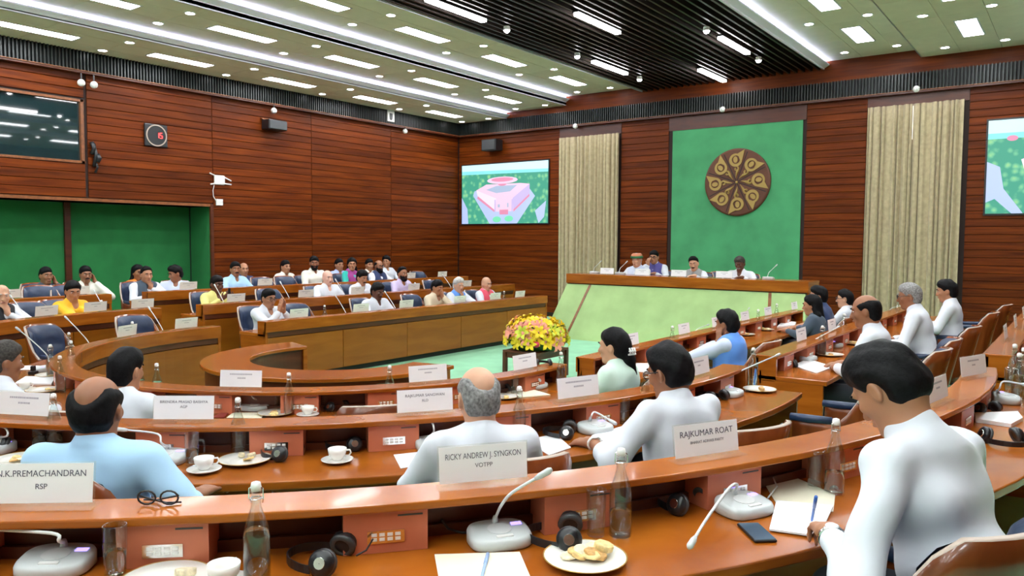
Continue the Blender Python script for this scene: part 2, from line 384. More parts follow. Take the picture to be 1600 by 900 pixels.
# ================================================================== desks
def place(row, t, r):
    if row == 'C':
        a = math.radians(t); return (CX+r*math.cos(a), CY+r*math.sin(a)), a
    return ((CX-r, t), math.pi) if row == 'L' else ((CX+r, t), 0.0)
def solid(mb, row, r0, r1, z0, z1, a, b):
    if row == 'C': return mb.sector(r0, r1, z0, z1, a, b)
    if row == 'L': return mb.box(CX-r1, CX-r0, a, b, z0, z1)
    return mb.box(CX+r0, CX+r1, a, b, z0, z1)
LW = .18
sock_body = MB().box(-.12, 0, -.125, .125, 0, .128).mesh('socket_panel', SALMON)
sock_plate = MB().box(0, .004, -.055, .055, .030, .068).mesh('socket_plate', CHROME)
pd = MB()
for y in (-.035, -.012, .012, .035): pd.box(.004, .006, y-.008, y+.008, .038, .047).box(.004, .006, y-.008, y+.008, .052, .061)
sock_dots = pd.mesh('socket_buttons', WHITE)
sc = MB()
sc.box(0, .0015, .035, .11, .108, .113)
sock_scr = sc.mesh('panel_print', DGREY)
def desk(name, row, i, t0, t1, label, socks):
    r, zf, zl = RI[i], ZF[i], ZL[i]
    mid = place(row, (t0+t1)/2, r)[0]
    root = tag(obj(name, None), label, 'desk')
    def part(nm, mat, *sols, bevel=0):
        mb = MB()
        for q in sols: solid(mb, row, *q)
        return mb.build(nm, mat, root, bevel=bevel)
    e = math.degrees(.03/r) if row == 'C' else .03
    part('ledge', DESKW, (r, r+LW, zl-.026, zl, t0, t1), bevel=.006)
    part('apron', DESKW, (r-.004, r+.02, zf+.665, zl-.004, t0, t1))
    part('recess_band', DARKW, (r+.045, r+.06, zf+.57, zf+.68, t0, t1))
    part('worktop', DESKW, (r+.03, r+.56, zf+.607, zf+.645, t0, t1), bevel=.006)
    part('back_board', DARKW, (r+.02, r+.035, zf+.60, zl-.02, t0, t1))
    part('plinth', BLACK, (r+.07, r+.1, zf, zf+.09, t0, t1))
    L = abs(t1-t0)*(math.radians(r) if row == 'C' else 1); n = max(2, int(round(L/1.15)))
    g = (t1-t0)/n; gap = g*.004
    for k in range(n): part('front_panel', PANELW, (r+.012, r+.035, zf+.08, zf+.59, t0+g*k+gap, t0+g*(k+1)-gap))
    for a in (t0, t1-e): part('end_panel', DESKW, (r+.008, r+.53, zf, zf+.607, a, a+e), (r+.012, r+LW-.006, zf+.6, zl-.02, a, a+e))
    for t in socks:
        p, rz = place(row, t, r+LW-.025)
        o = obj('socket_panel', sock_body, root, (p[0], p[1], zf+.646), rz)
        obj('socket_plate', sock_plate, o); obj('socket_buttons', sock_dots, o); obj('panel_print', sock_scr, o)
    return root
def rng(a, b, s):
    out = []
    while a <= b: out.append(a); a += s
    return out
desk('curved_desk', 'C', 1, -184, 8, 'innermost curved wooden desk around the end of the green floor', [-60.7, -47.1, -33.5, -20.5, -2.8, -75, -90, -105, -120, -135, -150, -165, -178])
desk('curved_desk', 'C', 2, -184, 6, 'middle curved wooden desk between the inner and the nearest rows', rng(-175.5, -60, 8.3)+[-53, -45.2, -37, -28, -19.1, -8.5, .5])
desk('curved_desk', 'C', 3, -184, 7, 'nearest and outermost curved wooden desk with salmon socket panels', rng(-177.6, 4, 6.58))
desk('straight_desk', 'L', 1, 5.83, 12.06, 'front straight desk of the left bank with long orange wood panels', rng(6.3, 11.9, .63))
desk('straight_desk', 'L', 2, 5.9, 13.05, 'middle straight desk of the left bank', rng(6.4, 12.9, .63))
desk('straight_desk', 'L', 3, 5.95, 13.35, 'rear straight desk of the left bank nearest the wood-panelled wall', rng(6.4, 13, .63))
desk('straight_desk', 'R', 1, 5.78, 12.0, 'front straight desk of the right bank facing the green floor', rng(6.3, 11.9, .63))
desk('straight_desk', 'R', 2, 6.05, 12.6, 'middle straight desk of the right bank with men in white shirts', rng(6.45, 12.4, .63))
desk('straight_desk', 'R', 3, 6.4, 13.0, 'outermost straight desk at the right edge, lined with name cards', rng(6.8, 12.9, .63))
# small inner clerks' desk
t = thing('inner_arc_desk', 'low crescent-shaped wooden table inside the innermost curved desk', 'table', (0, 0, 0))
MB().sector(.84, 1.28, .645, .68, -197, 12).build('table_top', DESKW, t, bevel=.006)
MB().sector(.87, .90, .0, .645, -197, 12).build('inner_panel', DARKW, t)
MB().sector(1.20, 1.235, .0, .645, -197, 12).build('outer_panel', DARKW, t)
for a in (-197, 9): MB().sector(.84, 1.24, 0, .645, a, a+3).build('end_panel', DESKW, t)
# ================================================================== dais
t = thing('dais', 'raised platform with sloping light green carpeted front', 'platform', (0, 0, 0))
DX0, DX1 = -8.10, -3.58
def slope(x0, x1, xb0, xb1, off=0):
    return [(xb0, 12.17-off, 0), (xb1, 12.17-off, 0), (x1, 12.72-off, 1.0), (x0, 12.72-off, 1.0), (xb0, 12.9, 0), (xb1, 12.9, 0), (x1, 12.9, 1.0), (x0, 12.9, 1.0)]
BF = [(0,1,2,3),(4,7,6,5),(0,3,7,4),(1,5,6,2),(3,2,6,7),(0,4,5,1)]
mb = MB()
for a, b, c, d in ((DX0, -7.59, -8.28, -7.80), (-7.56, -4.16, -7.77, -4.0), (-4.13, DX1, -3.97, -3.4)):
    MB().add(slope(a, b, c, d), BF).build('carpet_slope', CARPET2, t)
for a, b, c, d in ((-7.60, -7.55, -7.81, -7.76), (-4.17, -4.12, -4.01, -3.96)):
    MB().add(slope(a, b, c, d, .008), BF).build('slope_joint', TRIMW, t)
MB().box(-8.05, -3.63, 12.9, YB-.06, 0, .36).build('platform', CARPET, t)
t = thing('dais_desk', 'long dark wooden bench desk on top of the dais', 'desk', (0, 0, 0))
MB().box(-8.11, -3.53, 12.70, 12.74, 1.02, 1.20).build('front_band', DESKW, t, bevel=.005)
MB().box(-8.11, -3.53, 12.74, 13.32, 1.17, 1.20).build('desk_top', DESKW, t)
MB().box(-8.07, -3.57, 12.76, 12.80, .99, 1.05).build('recess_band', DARKW, t)
for x in (-8.11, -3.56): MB().box(x, x+.03, 12.74, 13.3, .36, 1.17).build('end_panel', DESKW, t)
MB().box(-8.08, -3.56, 12.9, 12.93, .36, 1.17).build('modesty_panel', DARKW, t)
MB().box(-8.05, -3.6, 12.95, 13.3, .96, 1.0).build('lower_shelf', DESKW, t)
# ================================================================== flower table
FX0, FX1, FY0, FY1, FH = -6.16, -5.60, 8.10, 8.85, .38
t = thing('low_table', 'low brown wooden side table under the flower arrangement', 'table', ((FX0+FX1)/2, (FY0+FY1)/2, 0))
hx, hy = (FX1-FX0)/2, (FY1-FY0)/2
MB().box(-hx, hx, -hy, hy, FH-.03, FH).build('table_top', DARKW, t, bevel=.004)
for s in (-1, 1):
    MB().box(-hx+.02, hx-.02, s*(hy-.03)-.01, s*(hy-.03)+.01, FH-.10, FH-.03).build('apron', DARKW, t)
    MB().box(s*(hx-.03)-.01, s*(hx-.03)+.01, -hy+.02, hy-.02, FH-.10, FH-.03).build('apron', DARKW, t)
    for q in (-1, 1): MB().box(s*(hx-.025)-.025, s*(hx-.025)+.025, q*(hy-.025)-.025, q*(hy-.025)+.025, 0, FH-.03).build('leg', DARKW, t)
YEL = plain('petal_yellow', (.90, .66, .02), .6); PNK = plain('petal_pink', (.85, .33, .24), .6); ORG = plain('petal_orange', (.88, .36, .05), .6); LIM = plain('petal_lime', (.62, .66, .05), .6); ROSE = plain('petal_rose', (.75, .05, .12), .6)
LEAF = plain('leaf_green', (.02, .10, .015), .6)
t = thing('flower_arrangement', 'dome-shaped bouquet of yellow and pink lilies on the low table', 'flowers', ((FX0+FX1)/2, (FY0+FY1)/2, FH+.002))
MB().lathe([(.001, 0), (.14, 0), (.17, .09), (.001, .09)], 16).build('bowl', DARKW, t)
MB().ell((0, 0, .13), (.36, .36, .23), 16, 10).build('foliage_core', LEAF, t, True)
def lily(mat):
    mb = MB()
    for k in range(6):
        a = k*math.pi/3; c, s = math.cos(a), math.sin(a)
        pts = []
        for rr, ww, zz in ((.008, .010, 0), (.035, .022, .03), (.062, .018, .042), (.085, .002, .03)):
            pts += [(rr*c-ww*s, rr*s+ww*c, zz), (rr*c+ww*s, rr*s-ww*c, zz)]
        mb.add(pts, [(0, 1, 3, 2), (2, 3, 5, 4), (4, 5, 7, 6)])
    return mb.mesh('lily', mat, True)
LIL = [lily(m) for m in (YEL, YEL, YEL, PNK, YEL, LIM)]
rnd = random.Random(4); nf = 105
for k in range(nf):
    u = (k+.5)/nf; zc = 1-1.12*u; a = k*2.39996; rr = math.sqrt(max(0, 1-zc*zc))
    d = Vector((rr*math.cos(a), rr*math.sin(a), zc)); p = Vector((d.x*.39, d.y*.39, .13+d.z*.265))
    top = d.z > .55
    o = obj('lily', rnd.choice([LIL[3], LIL[3], LIL[0], LIL[0]]) if top else rnd.choice(LIL), t, p+d*rnd.uniform(-.05, .035))
    o.rotation_mode = 'QUATERNION'; o.rotation_quaternion = d.to_track_quat('Z', 'Y'); s = rnd.uniform(.95, 1.35); o.scale = (s, s, s)
lf = MB().add([(0, 0, 0), (.10, .025, .03), (.18, 0, .02), (.10, -.025, .03)], [(0, 1, 2, 3)]).mesh('leaf', LEAF)
for k in range(50):
    a = rnd.uniform(0, 6.28); z = rnd.uniform(-.05, .3); o = obj('leaf', lf, t, (.24*math.cos(a), .24*math.sin(a), .08+z*.6)); o.rotation_euler = (0, rnd.uniform(-.6, .3), a)
obj('rose', MB().ell((0, 0, 0), (.05, .05, .04), 10, 6).mesh('rose', ROSE, True), t, (.22, -.31, .10))
# ================================================================== curtains
def curtain(name, x0, x1, z0, z1, label, seed):
    rr = random.Random(seed); n = 220; vs = []; fs = []
    ph = [rr.uniform(0, 6.28) for _ in range(6)]; rows = 14
    for j in range(rows+1):
        v = j/rows; z = z0+(z1-z0)*v
        for i in range(n+1):
            u = i/n; x = x0+(x1-x0)*u
            w = u*(x1-x0)/.108*6.283+2.4*math.sin(u*7+ph[0])+1.5*math.sin(u*19+ph[1])+.25*math.sin(v*3+u*7+ph[2])
            y = .036*math.sin(w)+.016*math.sin(w*.43+ph[3]+v*.6)+.008*math.sin(w*2.1+ph[4])
            vs.append((x+.012*math.cos(w), BW-.10+y, z))
    for j in range(rows):
        for i in range(n): a = j*(n+1)+i; fs.append((a, a+1, a+n+2, a+n+1))
    o = MB().add(vs, fs).build(name, CURT, None, True)
    s = o.modifiers.new('solid', 'SOLIDIFY'); s.thickness = .006
    return tag(o, label, 'curtain')
curtain('curtain', -10.15, -8.55, .12, 4.27, 'pleated beige curtain between the left screen and the green backdrop', 1)
curtain('curtain', -3.34, -2.60, .12, 4.32, 'left half of the pleated beige curtain pair right of the dais', 2)
curtain('curtain', -2.585, -1.78, .12, 4.32, 'right half of the pleated beige curtain pair beside the right screen', 3)
LITWIN = emit('daylight_gap', (1, 1, .95), 1.2)
o = struct(MB().box(-2.75, -2.45, BW-.012, BW-.006, 3.7, 4.3).build('window_2', LITWIN))
# ================================================================== emblem
t = thing('wall_emblem', 'round brown wall medallion with eight golden paisley motifs', 'emblem', (-5.81, BW-.02, 3.06))
BROWN = plain('emblem_brown', (.115, .035, .014), .5, noise=.15, nscale=5); EGOLD = plain('emblem_gold', (.40, .27, .075), .45, .25)
Rm = Matrix.Rotation(math.pi/2, 4, 'X')
MB().lathe([(.001, .0), (.69, .0), (.69, .04), (.66, .055), (.001, .055)], 64).xf(Rm).build('disc', BROWN, t)
def motif():
    mb = MB()
    # big teardrop ring with a pointed tip, in polar local coordinates (u outward, v sideways)
    out = []; inn = []
    cu, rad = .45, .135
    for k in range(33):
        a = math.radians(-215+k*305/32); out.append((cu+rad*math.cos(a), rad*math.sin(a)))
    out = [(cu+rad*math.cos(math.radians(a)), rad*math.sin(math.radians(a))) for a in range(-20, 261, 10)]
    tip = (.645, -.195)
    poly = out+[tip]
    n = len(poly)
    inn = []
    for k, p in enumerate(poly):
        a = math.atan2(p[1], p[0]-cu); inn.append((cu+.008+.086*math.cos(a), -.006+.086*math.sin(a)))
    vs = [(x, y, .055) for x, y in poly]+[(x, y, .055) for x, y in inn]+[(x, y, .072) for x, y in poly]+[(x, y, .072) for x, y in inn]
    fs = []
    for k in range(n):
        q = (k+1) % n
        fs += [(2*n+k, 2*n+q, 3*n+q, 3*n+k), (k, q, 2*n+q, 2*n+k), (n+q, n+k, 3*n+k, 3*n+q)]
    mb.add(vs, fs)
    # leaf inside
    lf = [(cu+.01+.066*math.cos(math.radians(a)), .004+.046*math.sin(math.radians(a))) for a in range(0, 360, 24)]
    mb.prism(lf, .055, .07)
    # small scroll near the hub
    sp = [(.315, -.02), (.30, -.045), (.27, -.05), (.235, -.035), (.20, -.012), (.15, .0), (.09, .012)]
    mb.tube([(x, y, .06) for x, y in sp], [.016, .02, .022, .026, .028, .016, .004], 6)
    sp2 = [(.235, -.02), (.255, .02), (.285, .03), (.29, .008), (.27, .002)]
    mb.tube([(x, y, .06) for x, y in sp2], [.02, .016, .012, .01, .008], 6)
    return mb
mm = motif().mesh('paisley_motif', EGOLD)
for k in range(8):
    o = obj('paisley_motif', mm, t); o.matrix_local = Rm @ Matrix.Rotation(k*math.pi/4+.06, 4, 'Z')
for k in range(8):
    o = obj('groove', MB().box(.03, .64, -.008, .008, .054, .058).mesh('groove', BLACK), t); o.matrix_local = Rm @ Matrix.Rotation(k*math.pi/4+.45, 4, 'Z')
MB().lathe([(.001, .055), (.03, .055), (.02, .07), (.001, .072)], 14).xf(Rm).build('hub', EGOLD, t)
# ================================================================== screens
def pic_mat():
    m, nt, b = _new('screen_trees'); N = nt.nodes.new; L = nt.links.new
    tc = N('ShaderNodeTexCoord'); v = N('ShaderNodeTexVoronoi'); v.inputs['Scale'].default_value = 8
    n = N('ShaderNodeTexNoise'); n.inputs['Scale'].default_value = 6; n.inputs['Detail'].default_value = 5
    L(tc.outputs['Object'], v.inputs['Vector']); L(tc.outputs['Object'], n.inputs['Vector'])
    ad = N('ShaderNodeMath'); ad.operation = 'ADD'; L(v.outputs['Distance'], ad.inputs[0]); L(n.outputs['Fac'], ad.inputs[1])
    r = N('ShaderNodeValToRGB'); e = r.color_ramp.elements
    e[0].position = .45; e[0].color = (.21, .40, .17, 1); e[1].position = 1.0; e[1].color = (.035, .21, .14, 1)
    x = e.new(.75); x.color = (.10, .32, .18, 1)
    L(ad.outputs[0], r.inputs[0]); L(r.outputs[0], b.inputs['Emission Color']); b.inputs['Emission Strength'].default_value = SCREEN_E
    b.inputs['Base Color'].default_value = (0, 0, 0, 1)
    return m
TREES = pic_mat()
E_ = lambda n, c: emit('screen_'+n, c, SCREEN_E)
SKY = E_('sky', (0.25, 0.4, 0.44)); HAZE = E_('haze', (0.1, 0.3, 0.33)); ROOF = E_('roof', (0.34, 0.24, 0.31)); WALLP = E_('wall', (0.38, 0.3, 0.36)); PINK = E_('pink', (0.3, 0.11, 0.17)); ROAD = E_('road', (0.19, 0.23, 0.38)); COURT = E_('court', (0.16, 0.2, 0.27)); LAWN = E_('lawn', (0.08, 0.3, 0.18)); SHADE = E_('shade', (0.23, 0.19, 0.32))
def screen(x0, x1, z0, z1, label, polys):
    w, h = x1-x0, z1-z0
    t = thing('wall_screen', label, 'screen', (x0, BW-.024, z0))
    MB().box(-.03, w+.03, -.03, 0, -.03, h+.03).build('bezel', BLK, t)
    k = 0
    for nm, mat, pts in polys:
        k += 1; y = -.031-.0008*k
        mb = MB(); mb.add([(u*w, y, v*h) for u, v in pts], [tuple(range(len(pts)))]); mb.build(nm, mat, t)
    return t
full = [(0, 0), (1, 0), (1, 1), (0, 1)]
cir = lambda cx, cy, a, b, n=14: [(cx+a*math.cos(2*math.pi*i/n), cy+b*math.sin(2*math.pi*i/n)) for i in range(n)]
P1 = [('picture_trees', TREES, full), ('picture_sky', SKY, [(0, .90), (1, .87), (1, 1), (0, 1)]), ('picture_haze', HAZE, [(0, .84), (1, .82), (1, .87), (0, .90)]),
      ('picture_road', ROAD, [(.0, .0), (.08, 0), (.07, .25), (.0, .45)]), ('picture_road', ROAD, [(.34, .0), (.66, 0), (.86, .44), (.8, .56), (.16, .56), (.14, .48)]), ('picture_road', ROAD, [(.90, 0), (.96, .1), (.98, .36), (.86, .2)]),
      ('picture_roof', ROOF, [(.18, .57), (.30, .66), (.70, .66), (.80, .64), (.61, .42), (.42, .42)]), ('picture_court', COURT, [(.30, .57), (.42, .63), (.66, .63), (.58, .53), (.42, .51)]),
      ('picture_wall', WALLP, [(.18, .57), (.42, .42), (.40, .20), (.20, .45)]), ('picture_wall', SHADE, [(.80, .64), (.61, .42), (.62, .20), (.80, .48)]), ('picture_wall', ROOF, [(.42, .42), (.61, .42), (.62, .20), (.40, .20)]),
      ('picture_base', PINK, [(.20, .47), (.40, .23), (.40, .19), (.19, .43)]), ('picture_base', PINK, [(.62, .23), (.80, .48), (.80, .44), (.62, .19)]), ('picture_porch', PINK, [(.46, .23), (.56, .23), (.56, .15), (.46, .15)]),
      ('picture_dome', PINK, cir(.49, .66, .05, .035)), ('picture_ring', ROOF, cir(.49, .72, .18, .06)), ('picture_ring', PINK, cir(.49, .73, .13, .035)),
      ('picture_column', SHADE, [(.40, .40), (.415, .40), (.415, .2), (.40, .2)]), ('picture_column', SHADE, [(.60, .40), (.615, .40), (.615, .2), (.60, .2)]), ('picture_window', COURT, [(.44, .32), (.465, .32), (.465, .27), (.44, .27)]), ('picture_window', COURT, [(.55, .34), (.565, .34), (.565, .27), (.55, .27)]),
      ('picture_lawn', LAWN, cir(.43, .07, .05, .05)), ('picture_lawn', LAWN, cir(.57, .08, .05, .05))]
screen(-13.2, -10.48, 2.27, 3.78, 'wide wall screen with an aerial view of a pink building among trees', P1)
P2 = [('picture_trees', TREES, full), ('picture_sky', SKY, [(0, .86), (1, .86), (1, 1), (0, 1)]), ('picture_haze', HAZE, [(0, .80), (1, .80), (1, .86), (0, .86)]), ('picture_road', ROAD, [(0, .12), (.1, .2), (.07, .5), (.0, .56)]), ('picture_road', ROAD, [(.14, 0), (.2, 0), (.12, .2), (.08, .3), (.0, .3), (.0, .24)]), ('picture_dome', PINK, cir(.13, .80, .03, .03)),
      ('picture_roof', ROOF, [(.18, .57), (.30, .66), (.70, .66), (.80, .64), (.61, .42), (.42, .42)]), ('picture_wall', WALLP, [(.18, .57), (.42, .42), (.40, .20), (.20, .45)]), ('picture_wall', ROOF, [(.42, .42), (.61, .42), (.62, .20), (.40, .20)]), ('picture_wall', SHADE, [(.80, .64), (.61, .42), (.62, .20), (.80, .48)])]
screen(-1.42, 1.30, 2.34, 3.92, 'wall screen at the right edge with an aerial view of trees', P2)
# ================================================================== gadgets on the walls
t = thing('wall_clock', 'black digital wall clock with pale ring and red digits', 'clock', (XL+.025, 7.32, 3.65))
RmX = Matrix.Rotation(math.pi/2, 4, 'Y')
MB().box(0, .05, -.21, .21, -.2, .2).build('case', BLK, t, bevel=.02)
MB().lathe([(.17, .05), (.19, .05), (.19, .06), (.17, .06)], 28).xf(RmX).build('dial_ring', EDGEW, t)
REDL = emit('red_digits', (1, .03, .03), 3)
dg = MB(); s = .016
def seg7(mb, y, z, segs, h=.045):
    S = {'a': (0, h*2, 'h'), 'b': (1, h*1.5, 'v'), 'c': (1, h*.5, 'v'), 'd': (0, 0, 'h'), 'e': (-1, h*.5, 'v'), 'f': (-1, h*1.5, 'v'), 'g': (0, h, 'h')}
    for q in segs:
        a, b, o_ = S[q]
        if o_ == 'h': mb.box(.05, .054, y-.02, y+.02, z+b-.006, z+b+.006)
        else: mb.box(.05, .054, y+a*.022-.006, y+a*.022+.006, z+b-.02, z+b+.02)
seg7(dg, .02, -.04, 'bc'); seg7(dg, .085, -.04, 'afgcd'); dg.build('digits', REDL, t)
t = thing('wifi_router', 'white router with four antennas on the wood-panelled left wall', 'router', (XL+.025, 8.56, 2.95))
MB().box(0, .05, -.11, .11, -.09, .09).build('body', WHITE, t, bevel=.02)
for (a, b, c, d) in ((-.1, .08, -.2, .12), (-.1, -.07, -.19, -.09), (.1, .06, .25, .0), (.1, -.06, .25, -.07)): MB().tube([(.03, a, b), (.03, c, d)], .014, 6).build('antenna', WHITE, t)
MB().tube([(.01, -.1, -.09), (.01, -.13, -.2), (.01, -.12, -.32), (.01, -.06, -.40)], .008, 6).build('cable', WHITE, t)
MB().box(0, .03, -.07, .07, -.48, -.36).build('socket_box', WHITE, t, bevel=.006)
t = thing('wall_speaker', 'dark box loudspeaker high on the left wall', 'speaker', (XL+.025, 9.75, 4.12))
MB().box(0, .25, -.22, .22, -.1, .1).build('cabinet', BLK, t, bevel=.02); MB().box(.25, .26, -.2, .2, -.08, .08).build('grille', DGREY, t)
MB().box(-.0, .06, -.24, .24, .1, .13).build('bracket', TRIMW, t)
t = thing('wall_speaker', 'dark box loudspeaker above the left screen', 'speaker', (-12.1, BW-.14, 4.23))
MB().box(-.23, .23, -.2, .1, -.14, .14).build('cabinet', BLK, t, bevel=.02); MB().box(-.2, .2, -.21, -.2, -.12, .12).build('grille', DGREY, t)
t = thing('sign_plate', 'small white sign with a dark symbol on the left cornice', 'sign', (XL+.14, 13.0, 4.74))
MB().box(0, .012, -.11, .11, -.13, .13).build('plate', WHITE, t)
MB().box(.012, .015, -.05, .05, -.03, .06).ell((.013, 0, -.05), (.003, .05, .05), 10, 6).build('symbol', BLK, t)
t = thing('wall_cable_bundle', 'black hanging cable bundle beside the control-room window', 'cable', (XL+.025, 6.24, 3.2))
for dy, z0, z1, r in ((0, -.18, .2, .03), (.05, -.1, .02, .045), (-.03, .02, .22, .035), (.02, -.28, -.1, .02)): MB().tube([(.03, dy, z0), (.05, dy+.03, (z0+z1)/2), (.03, dy, z1)], r, 8).build('cable_coil', BLK, t, True)
k = 0
for px, py, wall, lab in ((137, 131, 'L', 'pair of white spotlights under the cornice above the control-room window'), (428, 173, 'L', 'white globe spotlight under the cornice above the wall speaker'), (633, 205, 'L', 'white globe spotlight under the left cornice near the far corner'), (899, 197, 'B', 'white globe spotlight under the cornice above the left curtain'), (1129, 171, 'B', 'white globe spotlight under the cornice above the emblem'), (1432, 139, 'B', 'white globe spotlight under the cornice above the right curtains')):
    p = at_x(px, py, XL+.16) if wall == 'L' else at_y(px, py, BW-.16)
    t = thing('cornice_spotlight', lab, 'spotlight', p)
    for q in ((0, .2) if k == 0 else (0,)):
        MB().ell((0, q-.1*(k == 0), 0), (.06, .06, .06), 12, 8).build('globe', WHITE, t, True)
        MB().tube([(0, q-.1*(k == 0), .05), (0, q-.1*(k == 0), .12+max(0, ZC0-.04-p.z-.12))], .012, 6).build('stem', BLK, t)
    k += 1
# ================================================================== people: signed-distance bodies turned into one mesh each
f32 = np.float32
def rotm(yaw=0, pitch=0, roll=0):
    cy, sy, cp, sp, cr, sr = math.cos(yaw), math.sin(yaw), math.cos(-pitch), math.sin(-pitch), math.cos(roll), math.sin(roll)
    Rz = np.array([[cy,-sy,0],[sy,cy,0],[0,0,1]]); Rx = np.array([[1,0,0],[0,cp,-sp],[0,sp,cp]]); Ry = np.array([[cr,0,sr],[0,1,0],[-sr,0,cr]])
    return Rz@Rx@Ry
def V(*a): return np.array(a, float)
def unit(a): a = np.array(a, float); return a/(np.linalg.norm(a)+1e-9)
def cap(a, b, ra, rb=None, k=.03): return ('c', np.array(a, float), np.array(b, float), ra, ra if rb is None else rb, k)
def ell(c, r, R=None, k=.03): return ('e', np.array(c, float), np.array(r, float), np.eye(3) if R is None else R, None, k)
def bounds(p, inf):
    if p[0] == 'c':
        r = max(p[3], p[4])+inf; return np.minimum(p[1], p[2])-r, np.maximum(p[1], p[2])+r
    r = np.max(p[2])+inf; return p[1]-r, p[1]+r
def dist(p, X, Y, Z, inf):
    if p[0] == 'c':
        a, b = p[1], p[2]; ba = b-a; L = ba@ba+1e-9
        px, py, pz = X-f32(a[0]), Y-f32(a[1]), Z-f32(a[2])
        t = np.clip((px*f32(ba[0])+py*f32(ba[1])+pz*f32(ba[2]))/f32(L), 0, 1)
        return np.sqrt((px-t*f32(ba[0]))**2+(py-t*f32(ba[1]))**2+(pz-t*f32(ba[2]))**2)-(f32(p[3]+inf)+t*f32(p[4]-p[3]))
    c, r, R = p[1], p[2]+inf, p[3]
    px, py, pz = X-f32(c[0]), Y-f32(c[1]), Z-f32(c[2])
    q = [px*f32(R[0,i])+py*f32(R[1,i])+pz*f32(R[2,i]) for i in range(3)]
    k0 = np.sqrt((q[0]/f32(r[0]))**2+(q[1]/f32(r[1]))**2+(q[2]/f32(r[2]))**2)+1e-6
    k1 = np.sqrt((q[0]/f32(r[0]**2))**2+(q[1]/f32(r[1]**2))**2+(q[2]/f32(r[2]**2))**2)+1e-6
    return k0*(k0-1)/k1
def axis(lo, hi, base, fines, fine):
    out = [lo]; x = lo
    while x < hi:
        st = fine if any(a-base <= x <= b for a, b in fines) else base
        x += st; out.append(x)
    return np.array(out, f32)
def field(prims, ax, inf=0, carve=()):
    x, y, z = ax; D = np.full((len(x), len(y), len(z)), .25, f32)
    def sub(lo, hi):
        s = []
        for q, l, h in zip(ax, lo, hi): s.append(slice(max(0, np.searchsorted(q, l)-1), np.searchsorted(q, h)+1))
        return tuple(s)
    for p in prims:
        lo, hi = bounds(p, inf); k = p[5]; s = sub(lo-k-.05, hi+k+.05)
        d = dist(p, x[s[0]][:,None,None], y[s[1]][None,:,None], z[s[2]][None,None,:], inf)
        e = D[s]; h = np.clip(.5+.5*(e-d)/f32(k), 0, 1); D[s] = e*(1-h)+d*h-f32(k)*h*(1-h)
    for p in carve:
        lo, hi = bounds(p, inf); k = p[5]; s = sub(lo-k-.05, hi+k+.05)
        d = -dist(p, x[s[0]][:,None,None], y[s[1]][None,:,None], z[s[2]][None,None,:], 0)
        e = D[s]; h = np.clip(.5-.5*(e-d)/f32(k), 0, 1); D[s] = e*(1-h)+d*h+f32(k)*h*(1-h)
    return D
CORN = [(0,0,0),(1,0,0),(0,1,0),(1,1,0),(0,0,1),(1,0,1),(0,1,1),(1,1,1)]
EDG = [(0,1),(2,3),(4,5),(6,7),(0,2),(1,3),(4,6),(5,7),(0,4),(1,5),(2,6),(3,7)]
def nets(D, ax):
    D = D.copy(); D[0]=D[-1]=.1; D[:,0]=D[:,-1]=.1; D[:,:,0]=D[:,:,-1]=.1
    S = D < 0; n = [k-1 for k in D.shape]
    cnt = np.zeros(n, np.int8)
    for c in CORN: cnt += S[c[0]:n[0]+c[0], c[1]:n[1]+c[1], c[2]:n[2]+c[2]]
    idx = np.argwhere((cnt > 0) & (cnt < 8))
    if len(idx) == 0: return None
    i, j, k = idx.T
    vals = np.stack([D[i+c[0], j+c[1], k+c[2]] for c in CORN], 1)
    pos = np.stack([np.stack([ax[0][i+c[0]], ax[1][j+c[1]], ax[2][k+c[2]]], 1) for c in CORN], 1)
    acc = np.zeros((len(idx), 3)); num = np.zeros(len(idx))
    for a, b in EDG:
        va, vb = vals[:,a], vals[:,b]; m = (va < 0) != (vb < 0)
        t = np.where(m, va/np.where(va-vb == 0, 1, va-vb), 0)[:,None]
        acc += np.where(m[:,None], pos[:,a]*(1-t)+pos[:,b]*t, 0); num += m
    verts = acc/num[:,None]
    vid = np.full(n, -1, np.int64); vid[i,j,k] = np.arange(len(idx))
    quads = []
    for axn in range(3):
        sl0 = [slice(1, -1)]*3; sl1 = [slice(1, -1)]*3; sl0[axn] = slice(0, n[axn]); sl1[axn] = slice(1, n[axn]+1)
        A, B = S[tuple(sl0)], S[tuple(sl1)]
        e = np.argwhere(A != B); flip = A[A != B]
        off = [1, 1, 1]; off[axn] = 0; e = e+np.array(off)
        u, w = [(1, 2), (2, 0), (0, 1)][axn]
        def g(du, dw):
            q = e.copy(); q[:,u] -= du; q[:,w] -= dw; return vid[q[:,0], q[:,1], q[:,2]]
        Q = np.stack([g(1,1), g(0,1), g(0,0), g(1,0)], 1)
        Q[~flip] = Q[~flip][:, ::-1]; quads.append(Q)
    return verts, np.concatenate(quads)
def smooth_mesh(verts, quads, it=1, lam=.5):
    e = np.concatenate([quads[:,[0,1]], quads[:,[1,2]], quads[:,[2,3]], quads[:,[3,0]]]); e = np.concatenate([e, e[:,::-1]])
    deg = np.bincount(e[:,0], minlength=len(verts))[:,None]
    for _ in range(it):
        acc = np.stack([np.bincount(e[:,0], verts[e[:,1],c], len(verts)) for c in range(3)], 1)
        verts = verts+lam*(acc/np.maximum(deg, 1)-verts)
    return verts
